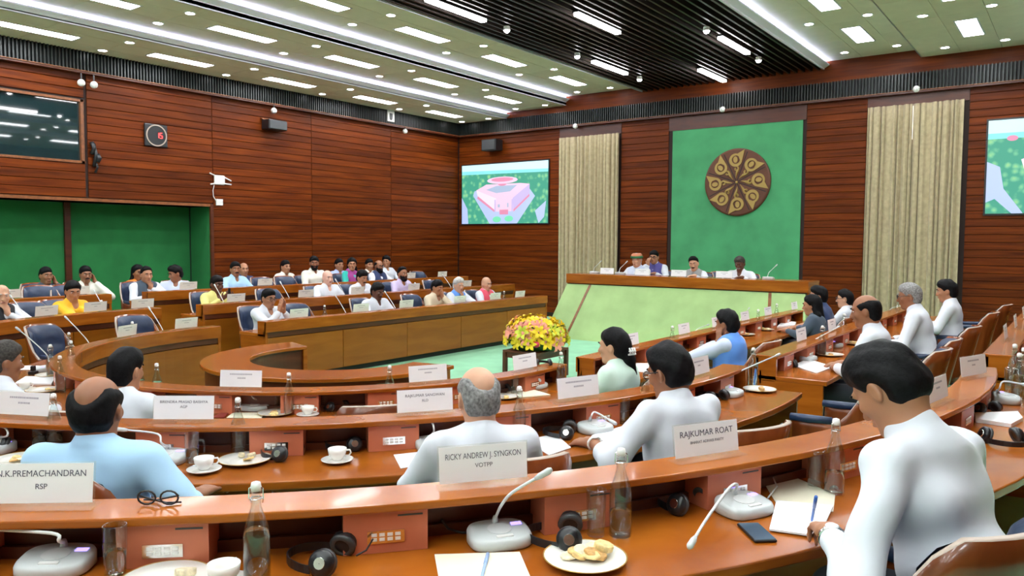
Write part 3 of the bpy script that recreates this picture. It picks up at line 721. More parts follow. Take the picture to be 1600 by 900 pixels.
def sdf_obj(name, D, ax, mat, parent, it=1):
    r = nets(D, ax)
    if r is None: return None
    v, q = r; v = smooth_mesh(v, q, it)
    me = bpy.data.meshes.new(name); me.vertices.add(len(v)); me.vertices.foreach_set('co', v.astype(f32).ravel())
    me.loops.add(q.size); me.loops.foreach_set('vertex_index', q.astype(np.int32).ravel())
    me.polygons.add(len(q)); me.polygons.foreach_set('loop_start', np.arange(0, q.size, 4, dtype=np.int32)); me.polygons.foreach_set('loop_total', np.full(len(q), 4, np.int32))
    me.polygons.foreach_set('use_smooth', np.ones(len(q), bool)); me.materials.append(mat); me.update(); me.validate()
    return obj(name, me, parent)
# ---- materials for people
def cloth(name, c, wr=.12):
    m, nt, b = _new(name); N = nt.nodes.new; L = nt.links.new
    b.inputs['Base Color'].default_value = (*c, 1); b.inputs['Roughness'].default_value = .85; b.inputs['Specular IOR Level'].default_value = .25
    b.inputs['Sheen Weight'].default_value = .15
    tc = N('ShaderNodeTexCoord'); n = N('ShaderNodeTexNoise'); n.inputs['Scale'].default_value = 5; n.inputs['Detail'].default_value = 2; n.inputs['Distortion'].default_value = .5
    bp = N('ShaderNodeBump'); bp.inputs['Strength'].default_value = wr; bp.inputs['Distance'].default_value = .03
    L(tc.outputs['Object'], n.inputs['Vector']); L(n.outputs['Fac'], bp.inputs['Height']); L(bp.outputs[0], b.inputs['Normal'])
    return m
def skin(name, c):
    m = plain(name, c, .5, noise=.08, nscale=12); b = m.node_tree.nodes['Principled BSDF']
    b.inputs['Subsurface Weight'].default_value = .08; b.inputs['Subsurface Radius'].default_value = (.02, .008, .004); b.inputs['Subsurface Scale'].default_value = .3
    return m
WR = {}
SK = {'fair': skin('skin_fair', (.60, .33, .21)), 'mid': skin('skin_mid', (.43, .20, .11)), 'tan': skin('skin_tan', (.31, .13, .065)), 'dark': skin('skin_dark', (.12, .045, .025)), 'pink': skin('skin_pink', (.72, .42, .33))}
CL = {k: cloth('cloth_'+k, c) for k, c in dict(white=(.68, .72, .79), offwhite=(.76, .75, .68), lightblue=(.40, .63, .86), paleblue=(.58, .66, .82), lilac=(.56, .48, .72), beige=(.62, .53, .38), yellow=(.86, .46, .02), lemon=(.72, .68, .24), navy=(.035, .055, .14), black=(.02, .022, .028), royal=(.07, .15, .52), sky=(.13, .33, .85), pinkred=(.78, .10, .16), grey=(.30, .32, .32), slate=(.06, .085, .12), teal=(.03, .42, .36), purple=(.32, .05, .25), violetblue=(.10, .09, .30), blueshirt=(.42, .52, .82), orange=(.75, .25, .03), trouser=(.05, .055, .07), khaki=(.35, .30, .2), mint=(.62, .80, .70)).items()}
def hairmat(name, c):
    m = plain(name, c, .6, noise=.5, nscale=70, bump=.15, spec=.15); return m
HR = {'black': hairmat('hair_black', (.005, .005, .006)), 'grey': hairmat('hair_grey', (.26, .26, .26)), 'white': hairmat('hair_white', (.55, .55, .53)), 'dgrey': hairmat('hair_dark_grey', (.06, .055, .05)), 'brown': hairmat('hair_brown', (.03, .014, .008))}
EYEW = plain('eye_white', (.7, .68, .65), .2); EYED = plain('eye_dark', (.015, .01, .008), .2); LIPM = plain('lip', (.30, .10, .08), .5)
SHOE = plain('shoe_black', (.015, .013, .012), .35)
RES = {'far': (.030, .0115), 'mid': (.023, .0095), 'near': (.0155, .0068)}
def two_bone(S, W, l1, l2, pole):
    d = W-S; L = np.linalg.norm(d); u = d/L
    if L > (l1+l2)*.985: W = S+u*(l1+l2)*.985; d = W-S; L = np.linalg.norm(d)
    a = (l1*l1-l2*l2+L*L)/(2*L); h = math.sqrt(max(0, l1*l1-a*a))
    p = np.array(pole, float); p = p-u*(p@u); p = unit(p)
    return S+u*a+p*h, W
def hand_prims(W, d, n, sgn, curl, fr, sc=1.0):
    d = unit(d); n = np.array(n, float); n = unit(n-d*(n@d)); s = np.cross(d, n)*sgn   # s points to the thumb side
    out = [cap(W, W+d*.03*sc, .026*sc, .028*sc, .02)]
    for o in (-.022, 0, .022): out.append(cap(W+d*.03*sc+s*o*.8*sc, W+d*.085*sc+s*o*sc, .016*sc, .014*sc, .014))
    for o, l in ((.031, .92), (.0105, 1), (-.0105, .95), (-.030, .76)):
        r0 = W+d*.088*sc+s*o*sc; c1, c2, c3 = curl*.7, curl*1.5, curl*2.1
        p1 = r0+(d*math.cos(c1)+n*math.sin(c1))*.042*l*sc; p2 = p1+(d*math.cos(c2)+n*math.sin(c2))*.028*l*sc; p3 = p2+(d*math.cos(c3)+n*math.sin(c3))*.022*l*sc
        out += [cap(r0, p1, fr, fr*.97, .006), cap(p1, p2, fr*.97, fr*.92, .005), cap(p2, p3, fr*.92, fr*.8, .005)]
    t0 = W+d*.022*sc+s*.026*sc; t1 = t0+unit(d*.7+s*.7+n*.25)*.045*sc; t2 = t1+unit(d*.9+s*.25+n*(.2+.3*curl))*.035*sc
    out += [cap(t0, t1, fr*1.35, fr*1.12, .012), cap(t1, t2, fr*1.12, fr*.9, .005)]
    return out
def person(label, pos, rz, zhead=None, lean=.12, ts=1.0, fat=1.0, sh=.18, head=(0, .05, 0), hs=1.03, armsL='desk', armsR='desk', skin_='mid', shirt='white', sleeve='full', vest=None, trousers='trouser', hair='short', hairc='black', hairk=None, beard=None, glasses=False, hat=None, res='far', shift=(0, 0), extra=None, name='person', group=None, ppitch=0.5, tw=0, recede=0, crown=False):
    """root at floor under the hips; local +y is forward, +x the person's right"""
    def torso(ts): return lambda x, y, z: V(x*math.cos(tw)-y*0, y*math.cos(lean)+z*ts*math.sin(lean)+x*math.sin(tw), .50-y*math.sin(lean)+z*ts*math.cos(lean))
    ln = lean*ppitch; nk = V(0, .03*math.cos(ln)+.140*math.sin(ln), -.03*math.sin(ln)+.140*math.cos(ln))
    if zhead is not None:
        need = zhead-(torso(1)(0, -.01, 0)[2]+nk[2]); ts = need/(.49*math.cos(lean)); ts = min(1.16, max(.78, ts))
    T = torso(ts); Nk = T(0, -.01, .49); Hc = Nk+nk; R = rotm(*head)
    hp = lambda x, y, z: Hc+R@(V(x, y, z)*hs)
    if pos == 'probe': return Hc
    root = thing(name, label, 'person', pos, rz, group)
    tor = [cap(T(-.075, 0, .02), T(.075, 0, .02), .122, None, .05), cap(T(-.06, .02*fat, .17), T(.06, .02*fat, .17), .112*fat, None, .06),
           cap(T(-.085, .0, .33), T(.085, .0, .33), .108*(.5+.5*fat), None, .06), cap(T(-sh+.035, -.012, .425), T(sh-.035, -.012, .425), .060, None, .05)]
    trap = [cap(T(0, -.025, .425), T(0, -.022, .50), .088, .058, .06)]
    hd = [ell(hp(0, -.012, .030), V(.077, .097, .092)*hs, R, .03), ell(hp(0, .022, -.037), V(.061, .070, .086)*hs, R, .035), cap(hp(-.018, .064, -.100), hp(.018, .064, -.100), .021*hs, None, .03),
          cap(hp(0, .086, .012), hp(0, .110, -.030), .008*hs, .013*hs, .012), cap(hp(-.011, .098, -.034), hp(.011, .098, -.034), .009*hs, None, .01),
          cap(hp(-.038, .083, .030), hp(.038, .083, .030), .009*hs, None, .018), ell(hp(-.044, .064, -.020), V(.02, .02, .02)*hs, R, .02), ell(hp(.044, .064, -.020), V(.02, .02, .02)*hs, R, .02),
          cap(hp(-.018, .091, -.064), hp(.018, .091, -.064), .008*hs, None, .012)]
    for s in (-1, 1):
        Re = R@rotm(s*.35, 0, 0)
        hd += [ell(hp(s*.080, -.010, -.012), V(.009, .021, .033)*hs, Re, .008)]
    carve = [ell(hp(s*.032, .100, .010), V(.017, .014, .011)*hs, R, .012) for s in (-1, 1)]
    carve += [ell(hp(s*.092, -.004, -.010), V(.008, .011, .018)*hs, R, .006) for s in (-1, 1)]
    neck = [cap(hp(0, -.028, -.06), Nk-V(0, 0, .03), .056, .064, .03), ell(hp(0, -.034, -.022), V(.064, .066, .066)*hs, R, .03)]
    base, fine = RES[res]; fr = {'far': .0105, 'mid': .0095, 'near': .0085}[res]
    arms, sleeves, hands, hcent, cuffs = [], [], [], [], []
    for s, spec in ((1, armsR), (-1, armsL)):
        S = T(s*sh, -.012, .42)
        E = None; curl = .45
        if spec == 'desk': W, d, n = V(s*.17, .37, .685), (-s*.5, .85, -.06), (0, 0, -1)
        elif spec == 'fold': W, d, n = V(s*.10, .36, .69), (-s*.95, .25, .0), (0, 0, -1)
        elif spec == 'lap': W, d, n = V(s*.12, .24, .60), (-s*.5, .8, -.2), (0, 0, -1)
        elif spec == 'chin': W, d, n, curl, E = hp(s*.045, .075, -.205), (-s*.35, .05, .95), (-s*.2, -1, .1), .9, V(s*.16, .36, .68)
        elif spec == 'cheek': W, d, n, curl, E = hp(s*.085, .045, -.155), (-s*.1, .1, .95), (-s*.9, -.3, 0), .5, V(s*.22, .35, .68)
        elif spec == 'face': W, d, n, curl, E = hp(s*.045, .115, -.13), (-s*.25, .05, .95), (-s*.1, -1, 0), .35, V(s*.12, .36, .68)
        elif spec == 'pray': W, d, n, curl, E = V(s*.032, .34, .86), (-s*.05, .22, 1), (-s, 0, 0), .12, V(s*.19, .32, .68)
        elif spec == 'phone': W, d, n, curl = V(s*.085, .30, .82), (-s*.6, .5, .55), (-s*.4, -.6, .5), .6
        elif spec == 'ear': W, d, n, curl, E = hp(s*.12, .02, -.10), (-s*.25, .0, 1), (-s, 0, 0), .6, V(s*.26, .33, .68)
        else: W, d, n, curl, E = (tuple(spec)+(None,))[:5]
        l1, l2 = .29*ts**.5, .26
        if E is None: E, W = two_bone(S, np.array(W, float), l1, l2, (s*.75, -.25, -.7))
        E = np.array(E, float); W = np.array(W, float)
        arms += [cap(S, E, .042, .038, .03), cap(E, W, .038, .026, .02)]
        hs_ = hand_prims(W, d, n, s, curl, fr, 1.1 if res == 'near' else 1); arms += hs_
        c = W+unit(d)*.07; hcent.append(c); WR[s] = (W, E)
        if sleeve == 'full': sleeves += [cap(S, E, .056, .046, .03), cap(E, E+(W-E)*.82, .046, .030, .02)]; cuffs.append((W, d))
        elif sleeve == 'rolled': sleeves += [cap(S, E, .056, .050, .03), cap(E, E+(W-E)*.42, .050, .048, .02)]
        else: sleeves += [cap(S, S+(E-S)*.66, .056, .058, .03)]
    legs = []
    for s in (-1, 1): legs += [cap(V(s*.085, .0, .49), V(s*.11, .41, .485), .078, .062, .04), cap(V(s*.11, .41, .485), V(s*.11, .42, .09), .056, .04, .03)]
    feet = [cap(V(s*.11, .38, .045), V(s*.115, .54, .035), .042, .034, .03) for s in (-1, 1)]
    body = [(p[0], p[1], p[2], p[3]-.012, p[4]-.012, p[5]) for p in tor]+trap+neck+hd+arms+[(p[0], p[1], p[2], p[3]*.85, p[4]*.85, p[5]) for p in legs]
    allp = body+feet+sleeves+legs; lo = np.min([bounds(p, .06)[0] for p in allp], 0); hi = np.max([bounds(p, .06)[1] for p in allp], 0)
    hi[2] += .03
    fx = [[(Hc[a]-.115, Hc[a]+.115)]+[(c[a]-.075, c[a]+.075) for c in hcent] for a in range(3)]
    fx[2][0] = (Hc[2]-.15, Hc[2]+.15)
    ax = [axis(lo[a], hi[a], base, fx[a], fine) for a in range(3)]
    if res != 'near':   # cheaper: lower body coarse
        pass
    sdf_obj('body', field(body, ax, 0, carve), ax, SK[skin_], root)
    axc = [axis(lo[a], hi[a], base*.8, [], fine) for a in range(3)] if res != 'near' else ax
    X, Y, Z = axc[0][:,None,None], axc[1][None,:,None], axc[2][None,None,:]
    coll = [cap(T(0, -.014, .44), Nk+(hp(0, -.028, -.06)-Nk)*.12-V(0, 0, .012), .068, .060, .02)]
    for a_ in range(-5, 12):
        b0, b1 = [T(.064*math.sin(q*.3491), -.012-.060*math.cos(q*.3491), .490-.030*(1-math.cos(q*.3491))*.5) for q in (a_-1.5+2.0-4.5, a_-.5+2.0-4.5)]
        coll.append(cap(b0, b1, .004, None, .008))
    D = field(tor+trap+sleeves+coll, axc, .012, [ell(T(0, .088, .478), V(.036, .060, .068), None, .012)])
    if res != 'far':
        rn = np.random.RandomState(int(abs(Hc[1]*1e4)) % 997)
        for _ in range(9):
            kv = rn.normal(size=3); kv = kv/np.linalg.norm(kv)*rn.uniform(14, 48); D = D+f32(.0024 if res == 'near' else .0016)*np.sin(f32(kv[0])*X+f32(kv[1])*Y+f32(kv[2])*Z+f32(rn.uniform(0, 6)))
    sdf_obj('shirt', D, axc, CL[shirt], root)
    if res == 'near' and sleeve == 'full':
        pass
    if vest:
        vt = [tor[0], tor[1], tor[2], cap(T(-sh+.07, -.012, .425), T(sh-.07, -.012, .425), .060, None, .05)]+trap
        D = field(vt, axc, .025, [ell(T(0, .16, .47), V(.045, .09, .12), None, .02)]+[ell(Nk+V(0, .02, .05), V(.066, .075, .06), None, .01)])
        sdf_obj('waistcoat', D, axc, CL[vest], root)
    sdf_obj('trousers', field(legs, axc, .010), axc, CL[trousers], root)
    for s, p in zip((-1, 1), feet): MB().ell((p[1]+p[2])/2, (.043, .13, .042), 10, 6).build('shoe', SHOE, root, True)
    # hair
    hm = HR[hairc]
    if hair != 'bald':
        hx = [axis(Hc[a]-(.20 if a < 2 else .50 if hair in ('long', 'pony') else .19), Hc[a]+.20, fine*1.05, [], fine) for a in range(3)]
        X, Y, Z = hx[0][:,None,None], hx[1][None,:,None], hx[2][None,None,:]
        q = [(X-Hc[0])*R[0,i]+(Y-Hc[1])*R[1,i]+(Z-Hc[2])*R[2,i] for i in range(3)]
        q = [(a/hs).astype(f32) for a in q]
        th = {'short': .010, 'thick': .019, 'thin': .007, 'ring': .010, 'long': .020, 'pony': .014}[hair]
        if hairk: th = hairk
        D = field(([ell(hp(.008, .012, .062), V(.066, .078, .066)*hs, R, .02)] if hair in ('short', 'thick') else [])+[ell(hp(0, -.012, .030), V(.077, .097, .092)*hs, R, .03), ell(hp(0, -.034, -.022), V(.064, .066, .066)*hs, R, .03), cap(hp(0, -.028, -.06), Nk-V(0, 0, .03), .056, .064, .03)], hx, 0)
        sd = -(-.021+recede*1.2+.75*q[1]-.66*q[2])
        sd = sd-.45*np.clip(np.abs(q[0])-.034, 0, 1)*np.clip((q[1]-.02)/.04, 0, 1)
        sd = np.minimum(sd, q[2]+(.095 if res != 'near' else .078))
        for s_ in (-1, 1):
            ed = np.sqrt(((q[0]-s_*.085)/.8)**2+((q[1]+.004)/.9)**2+((q[2]+.020)/1.2)**2)-.030
            sd = np.minimum(sd, ed)
        if crown:
            bowl = dist(ell(hp(0, -.078, .112), V(.052, .085, .085)*hs, R), X.astype(f32), Y.astype(f32), Z.astype(f32), 0); sd = np.minimum(sd, bowl*1.3)
        if hair == 'ring':
            bowl = dist(ell(hp(0, .022, .105), V(.070, .128, .074)*hs, R), X.astype(f32), Y.astype(f32), Z.astype(f32), 0); sd = np.minimum(sd, bowl)
        g_ = np.clip(sd/.035, 0, 1)**.55
        D = D-(th+.004)*g_.astype(f32)+.004
        rn = np.random.RandomState(int(abs(Hc[2])*1e4) % 1000)
        for _ in range(4):
            kv = rn.normal(size=3); kv = kv/np.linalg.norm(kv)*rn.uniform(50, 130); D = D+(.0011 if hair != 'thick' else .0018)*np.sin(kv[0]*q[0]+kv[1]*q[1]+kv[2]*q[2]+rn.uniform(0, 6)).astype(f32)
        D = np.maximum(D, -(sd-.001).astype(f32))
        if hair in ('long', 'pony'):
            add = []
            if hair == 'long':
                for s in (-1, 1): add += [cap(hp(s*.06, -.02, .01), hp(s*.075, -.055, -.13), .030, .038, .03), cap(hp(s*.075, -.055, -.13), hp(s*.07, -.085, -.26), .038, .03, .03)]
                add += [cap(hp(0, -.075, 0), hp(0, -.095, -.25), .05, .05, .04)]
            else: add += [cap(hp(0, -.085, .01), hp(.0, -.11, -.10), .052, .045, .04), cap(hp(0, -.11, -.10), hp(.045, -.125, -.21), .045, .025, .03)]
            D2 = field(add, hx, 0); h = np.clip(.5+.5*(D-D2)/.03, 0, 1); D = D*(1-h)+D2*h-.03*h*(1-h)
        sdf_obj('hair', D, hx, hm, root)
    M4 = Matrix([[*(R[0]*hs), Hc[0]], [*(R[1]*hs), Hc[1]], [*(R[2]*hs), Hc[2]], [0, 0, 0, 1]])
    br = hm if hair != 'bald' else HR['grey']
    for s in (-1, 1):
        MB().ell((s*.032, .0795, .009), (.0125, .0095, .0062), 10, 6).xf(M4).build('eye', EYEW if res != 'far' else EYED, root, True)
        if res != 'far': MB().ell((s*.032, .0872, .009), (.0056, .0030, .0052), 8, 6).xf(M4).build('iris', EYED, root, True)
        MB().tube([(s*.014, .097, .029), (s*.032, .0965, .035), (s*.050, .083, .030)], [.004, .0055, .003], 6).xf(M4).build('eyebrow', br, root, True)
    MB().ell((0, .0965, -.064), (.022, .006, .007), 10, 6).xf(M4).build('lips', LIPM, root, True)
    if beard in ('full', 'moustache', 'white'):
        bm = HR['white'] if beard == 'white' else HR['black'] if hairc in ('black', 'brown') else HR['grey']
        MB().tube([(-.034, .090, -.056), (-.014, .104, -.049), (.014, .104, -.049), (.034, .090, -.056)], [.004, .009, .009, .004], 8).xf(M4).build('moustache', bm, root, True)
        if beard != 'moustache':
            hx = [axis(Hc[a]-.19, Hc[a]+.19, fine, [], fine) for a in range(3)]
            q = [(hx[0][:,None,None]-Hc[0])*R[0,i]+(hx[1][None,:,None]-Hc[1])*R[1,i]+(hx[2][None,None,:]-Hc[2])*R[2,i] for i in range(3)]
            D = field([ell(hp(0, .022, -.040), V(.061, .070, .086)*hs, R, .03), cap(hp(-.02, .066, -.104), hp(.02, .066, -.104), .024*hs, None, .03)], hx, .009)
            D = np.maximum(D, (q[2]+.055-np.abs(q[0])*.7).astype(f32)); D = np.maximum(D, (.005-q[1]).astype(f32))
            sdf_obj('beard', D, hx, bm, root)
    if glasses:
        gm = MB()
        for s in (-1, 1):
            gm.tube([(s*.033+.025*math.cos(a*.4488), .109-.004*abs(math.cos(a*.4488)), .006+.019*math.sin(a*.4488)) for a in range(15)], .0028, 6)
            gm.tube([(s*.058, .104, .010), (s*.083, .05, .012), (s*.088, -.01, .008)], .0026, 6)
        gm.tube([(-.009, .112, .010), (.009, .112, .010)], .0026, 6)
        gm.xf(M4).build('glasses', BLK, root, True)
    if hat:
        MB().lathe([(.001, .135), (.07, .135), (.098, .115), (.104, .072), (.104, .045), (.001, .045)], 24).xf(M4).build('cap_crown', plain('cap_orange', (.62, .22, .12), .8), root, True)
        MB().lathe([(.106, .045), (.116, .046), (.112, .085), (.104, .086)], 24).xf(M4).build('cap_band', plain('cap_green', (.02, .16, .06), .8), root, True)
    if extra: extra(root, hp, T, M4)
    return root
def seat_xy(row, r_head, px, py, far):
    """where the ray through a head's pixel meets the circle / line the heads of a row sit on"""
    rr = ray(px, py); d = Vector((rr.x, rr.y))
    if row == 'C':
        c = Vector((CX, CY)); a = d.dot(d); b = -2*d.dot(c); cc = c.dot(c)-r_head**2; q = math.sqrt(max(0, b*b-4*a*cc))
        t = (-b+(q if far else -q))/(2*a)
    else: t = (CX-r_head if row == 'L' else CX+r_head)/rr.x
    return Vector((rr.x*t, rr.y*t, H+rr.z*t))
SEATS = []
def wrist_watch(root, s, mat):
    W, E = (Vector(q) for q in WR[s]); d = (W-E).normalized(); u = d.orthogonal().normalized(); v = d.cross(u); c = W-d*.012
    MB().tube([c+(u*math.cos(a*.5236)+v*math.sin(a*.5236))*.0345 for a in range(13)], .007, 8).build('watch_strap', mat, root, True)
    MB().ell(c+Vector((0, 0, .034)), (.02, .02, .008), 14, 6).build('watch_face', WHITE, root, True)

def sit(label, px, py, row, i, far=False, dr=0, turn=0, sdr=.86, **kw):
    lean = kw.get('lean', .12)
    zf = ZF[i]; z = None; off = .1
    for _ in range(4):
        p = seat_xy(row, RI[i]+sdr+dr-off, px, py, far)
        k2 = {k: v for k, v in kw.items() if k in ('lean', 'ppitch', 'ts')}
        z = p.z-zf
        Hc = person(label, 'probe', 0, zhead=z, **{k: v for k, v in kw.items() if k in ('lean', 'ppitch')})
        off = Hc[1]
    if row == 'C': a = math.atan2(p.y-CY, p.x-CX)
    else: a = math.pi if row == 'L' else 0
    rz = a+math.pi/2+turn
    fw = Vector((-math.sin(rz), math.cos(rz)))
    base = Vector((p.x, p.y))-fw*Hc[1]
    for k in ('armsL', 'armsR'):
        q = kw.get(k)
        if isinstance(q, dict):
            def loc(p3):
                v = Matrix.Rotation(-rz, 3, 'Z') @ (at_z(*p3)-Vector((base.x, base.y, zf))); return V(*v)
            W = loc(q['w']); d = loc(q['tip'])-W; E = loc(q['e']) if 'e' in q else None
            kw[k] = (W, d, q.get('n', (0, 0, -1)), q.get('curl', .5), E)
    o = person(label, (base.x, base.y, zf), rz, zhead=z, **kw)
    SEATS.append((base.x, base.y, zf, rz))
    return o, (base.x, base.y, zf), rz
# ================================================================== chairs
def chair_meshes():
    path = []
    for k in range(5): path.append((-.275, .20-.26*k/4, 0))
    for k in range(1, 16): a = math.pi*k/16; path.append((-.275*math.cos(a), -.06-.20*math.sin(a)**.8, math.sin(a)))
    for k in range(5): path.append((.275, -.06+.26*k/4, 0))
    vs = []; fs = []; nz = 7; n = len(path)
    def top(b): return .575+.325*(max(0, min(1, (b-.05)/.6)))**1.0*(1-.12*(1-b))
    for x, y, b in path:
        t = top(b)
        for j in range(nz):
            z = .34+(t-.34)*j/(nz-1); l = (z-.34)*.22*b
            vs.append((x*(1+.06*b*(z-.34)), y-l, z))
    for i in range(n-1):
        for j in range(nz-1): fs.append((i*nz+j, i*nz+j+1, (i+1)*nz+j+1, (i+1)*nz+j))
    shell = MB().add(vs, fs).mesh('shell', CHAIRW, True); shell.materials.append(EDGEW)
    # back cushion
    vs = []; fs = []; m = 17; nzc = 13
    for i in range(m):
        a = math.pi*(.17+.66*i/(m-1)); b = math.sin(a); u = i/(m-1)
        for j in range(nzc):
            v = j/(nzc-1); z = .44+(top(b)-.015-.44)*v; l = (z-.34)*.22*b
            puff = (1-(2*u-1)**8)*(1-abs(2*v-1)**8)*.05*(1-.55*math.exp(-((v-.55)/.035)**2))
            x = -.262*math.cos(a)*(1+.06*b*(z-.34)); y = -.06-.20*b**.8-l+.008
            nx, ny = -x*1.2, -y-.0; q = math.hypot(nx, .22); vs.append((x+nx/q*puff*.6, y+.014+puff, z))
    for i in range(m-1):
        for j in range(nzc-1): fs.append((i*nzc+j, (i+1)*nzc+j, (i+1)*nzc+j+1, i*nzc+j+1))
    back = MB().add(vs, fs).mesh('back_cushion', BLUEL, True)
    seat = MB(); prof = []
    rows = [(.36, .90), (.385, 1.0), (.41, 1.0), (.425, .93), (.43, .6)]
    nn = 28; vs = []; fs = []
    for z, s in rows:
        for k in range(nn):
            a = 2*math.pi*k/nn; c, q = math.cos(a), math.sin(a); e = .45
            vs.append((.245*s*math.copysign(abs(c)**e, c), .02+.225*s*math.copysign(abs(q)**e, q), z))
    for j in range(len(rows)-1):
        for k in range(nn): fs.append((j*nn+k, j*nn+(k+1)%nn, (j+1)*nn+(k+1)%nn, (j+1)*nn+k))
    fs += [tuple(range(nn-1, -1, -1)), tuple(range((len(rows)-1)*nn, len(rows)*nn))]
    seatm = MB().add(vs, fs).mesh('seat_cushion', BLUEL, True)
    pan = MB().box(-.25, .25, -.2, .22, .335, .36).mesh('seat_pan', BLK)
    arm = {}
    for s in (-1, 1):
        arm[s] = MB().tube([(s*.275, .215, .588), (s*.275, .1, .59), (s*.275, -.04, .60)], [.024, .027, .022], 10).mesh('armrest', BLUEL, True)
    col = MB().lathe([(.001, .05), (.03, .05), (.03, .2), (.022, .2), (.022, .34), (.001, .34)], 12).mesh('column', BLK)
    legs = MB().add([(-.025, 0, .04), (.025, 0, .04), (.015, .27, .055), (-.015, .27, .055), (-.025, 0, .11), (.025, 0, .11), (.015, .27, .08), (-.015, .27, .08)], [(0,3,2,1),(4,5,6,7),(0,1,5,4),(1,2,6,5),(2,3,7,6),(3,0,4,7)]).mesh('base_arm', BLK)
    cast = MB().tube([(-.022, .27, .027), (.022, .27, .027)], .027, 10).mesh('caster', BLK)
    return shell, back, seatm, pan, arm, col, legs, cast
CH = chair_meshes()
def chair_proto():
    t = obj('swivel_chair', None)
    shell, back, seatm, pan, arm, col, legs, cast = CH
    o = obj('shell', shell, t); s = o.modifiers.new('solid', 'SOLIDIFY'); s.thickness = .022; s.offset = 0; s.material_offset_rim = 1
    obj('back_cushion', back, t); obj('seat_cushion', seatm, t); obj('seat_pan', pan, t)
    for s in (-1, 1): obj('armrest', arm[s], t)
    obj('column', col, t)
    for k in range(5):
        o = obj('base_arm', legs, t); o.rotation_euler = (0, 0, k*2*math.pi/5+.3); c = obj('caster', cast, o)
    return t
_chair0 = None
def chair(label, x, y, zf, rz, back=.06, group=None):
    global _chair0
    if _chair0 is None: _chair0 = t = chair_proto()
    else: t = copy_tree(_chair0)
    fw = Vector((-math.sin(rz), math.cos(rz)))
    t.location = (x-fw.x*back, y-fw.y*back, zf+.0); t.rotation_euler = (0, 0, rz)
    return tag(t, label, 'chair', group)
# ================================================================== name cards
FONT = bpy.data.fonts[0] if bpy.data.fonts else None
def text_mesh(s, size, w=None):
    c = bpy.data.curves.new('lettering', 'FONT'); c.body = s; c.size = size; c.align_x = 'CENTER'; c.extrude = .0003
    o = bpy.data.objects.new('tmp', c); COL.objects.link(o); dg = bpy.context.evaluated_depsgraph_get(); dg.update()
    me = bpy.data.meshes.new_from_object(o.evaluated_get(dg)); bpy.data.objects.remove(o); bpy.data.curves.remove(c)
    xs = [v.co.x for v in me.vertices]
    if w and xs and max(xs)-min(xs) > w:
        k = w/(max(xs)-min(xs))
        for v in me.vertices: v.co.x *= k
    me.materials.clear(); me.materials.append(INK); me.name = 'lettering'; return me
def bars_mesh(seed):
    rr = random.Random(seed); mb = MB()
    for z, w, h in ((.093, rr.uniform(.11, .19), .009), (.067, rr.uniform(.03, .07), .009)):
        x = -w/2
        while x < w/2: l = rr.uniform(.006, .012); mb.box(x, x+l*.75, -.0004, 0, z, z+h); x += l
    return mb.mesh('lettering', GREYINK)
GREYINK = plain('grey_ink', (.42, .42, .50), .7)
card_p = MB().box(-.145, .145, -.0008, .0008, .012, .125).mesh('card', PAPER)
def hold():
    mb = MB(); mb.box(-.15, .15, -.0045, -.0015, .002, .13); return mb.mesh('holder_front', ACRYL), MB().box(-.15, .15, .0015, .0045, .002, .13).mesh('holder_back', ACRYL), MB().box(-.158, .158, -.035, .035, 0, .003).mesh('holder_foot', ACRYL)
HOLD = hold()
def card(label, pos, rz, text=None, seed=0, size=(.0, .0), group=None, sc=1):
    """local -y is the side read from outside the horseshoe (towards the sitter behind)"""
    t = thing('name_card', label, 'name card', pos, rz, group); t.scale = (sc, sc, sc)
    c = obj('card', card_p, t); c.rotation_euler = (-.13, 0, 0)
    hb = obj('holder', HOLD[1], t); hb.rotation_euler = (-.13, 0, 0); obj('holder_foot', HOLD[2], t)
    if text:
        y0 = .088
        for k, (s, sz, z) in enumerate(text):
            for sd in (0, 1):
                o = obj('lettering', text_mesh(s, sz, .25), c); o.rotation_euler = (math.pi/2, 0, math.pi*sd); o.location = (0, -.0012 if sd == 0 else .0012, z)
    else:
        bm = bars_mesh(seed)
        o = obj('lettering', bm, c, (0, -.0009, 0)); o = obj('lettering', bm, c, (0, .0009, 0), math.pi)
    return t
def card_at(label, row, i, t, dr=.07, **kw):
    p, a = place(row, t, RI[i]+dr)
    return card(label, (p[0], p[1], ZL[i]+.001), a+math.pi/2+kw.pop('turn', 0), **kw)
# ================================================================== table-top things
def bottle_meshes():
    prof = [(.001, .0), (.034, .0), (.036, .006), (.036, .135), (.033, .155), (.020, .195), (.0145, .215), (.0135, .245), (.0155, .248), (.0155, .256), (.0125, .257), (.0115, .245), (.0125, .215), (.018, .195), (.031, .154), (.034, .134), (.034, .008), (.001, .006)]
    g = MB().lathe(prof, 20).mesh('glass_body', GLASS, True)
    w = MB().lathe([(.001, .0065), (.0335, .0085), (.0335, .13), (.0305, .15), (.001, .15)], 20).mesh('water', WATER, True)
    w2 = MB().lathe([(.001, .0065), (.0335, .0085), (.0335, .08), (.001, .08)], 20).mesh('water', WATER, True)
    s = MB().lathe([(.001, .257), (.0125, .257), (.0145, .266), (.012, .279), (.001, .283)], 14).mesh('stopper', WHITE, True)
    wr = MB()
    for q in (-1, 1): wr.tube([(q*.006, .0, .272), (q*.019, .0, .262), (q*.020, .0, .235), (q*.016, .006, .222)], .0018, 5)
    return g, w, w2, s, wr.tube([(math.cos(a*.5236)*.0155, math.sin(a*.5236)*.0155, .236) for a in range(13)], .0018, 5).mesh('wire_clip', CHROME)
BT = bottle_meshes()
def bottle(label, pos, full=True, rz=0, group=None, sc=1):
    t = thing('water_bottle', label, 'bottle', pos, rz, group); t.scale = (sc, sc, sc)
    obj('glass_body', BT[0], t); obj('water', BT[1] if full else BT[2], t); obj('stopper', BT[3], t); obj('wire_clip', BT[4], t)
    return t
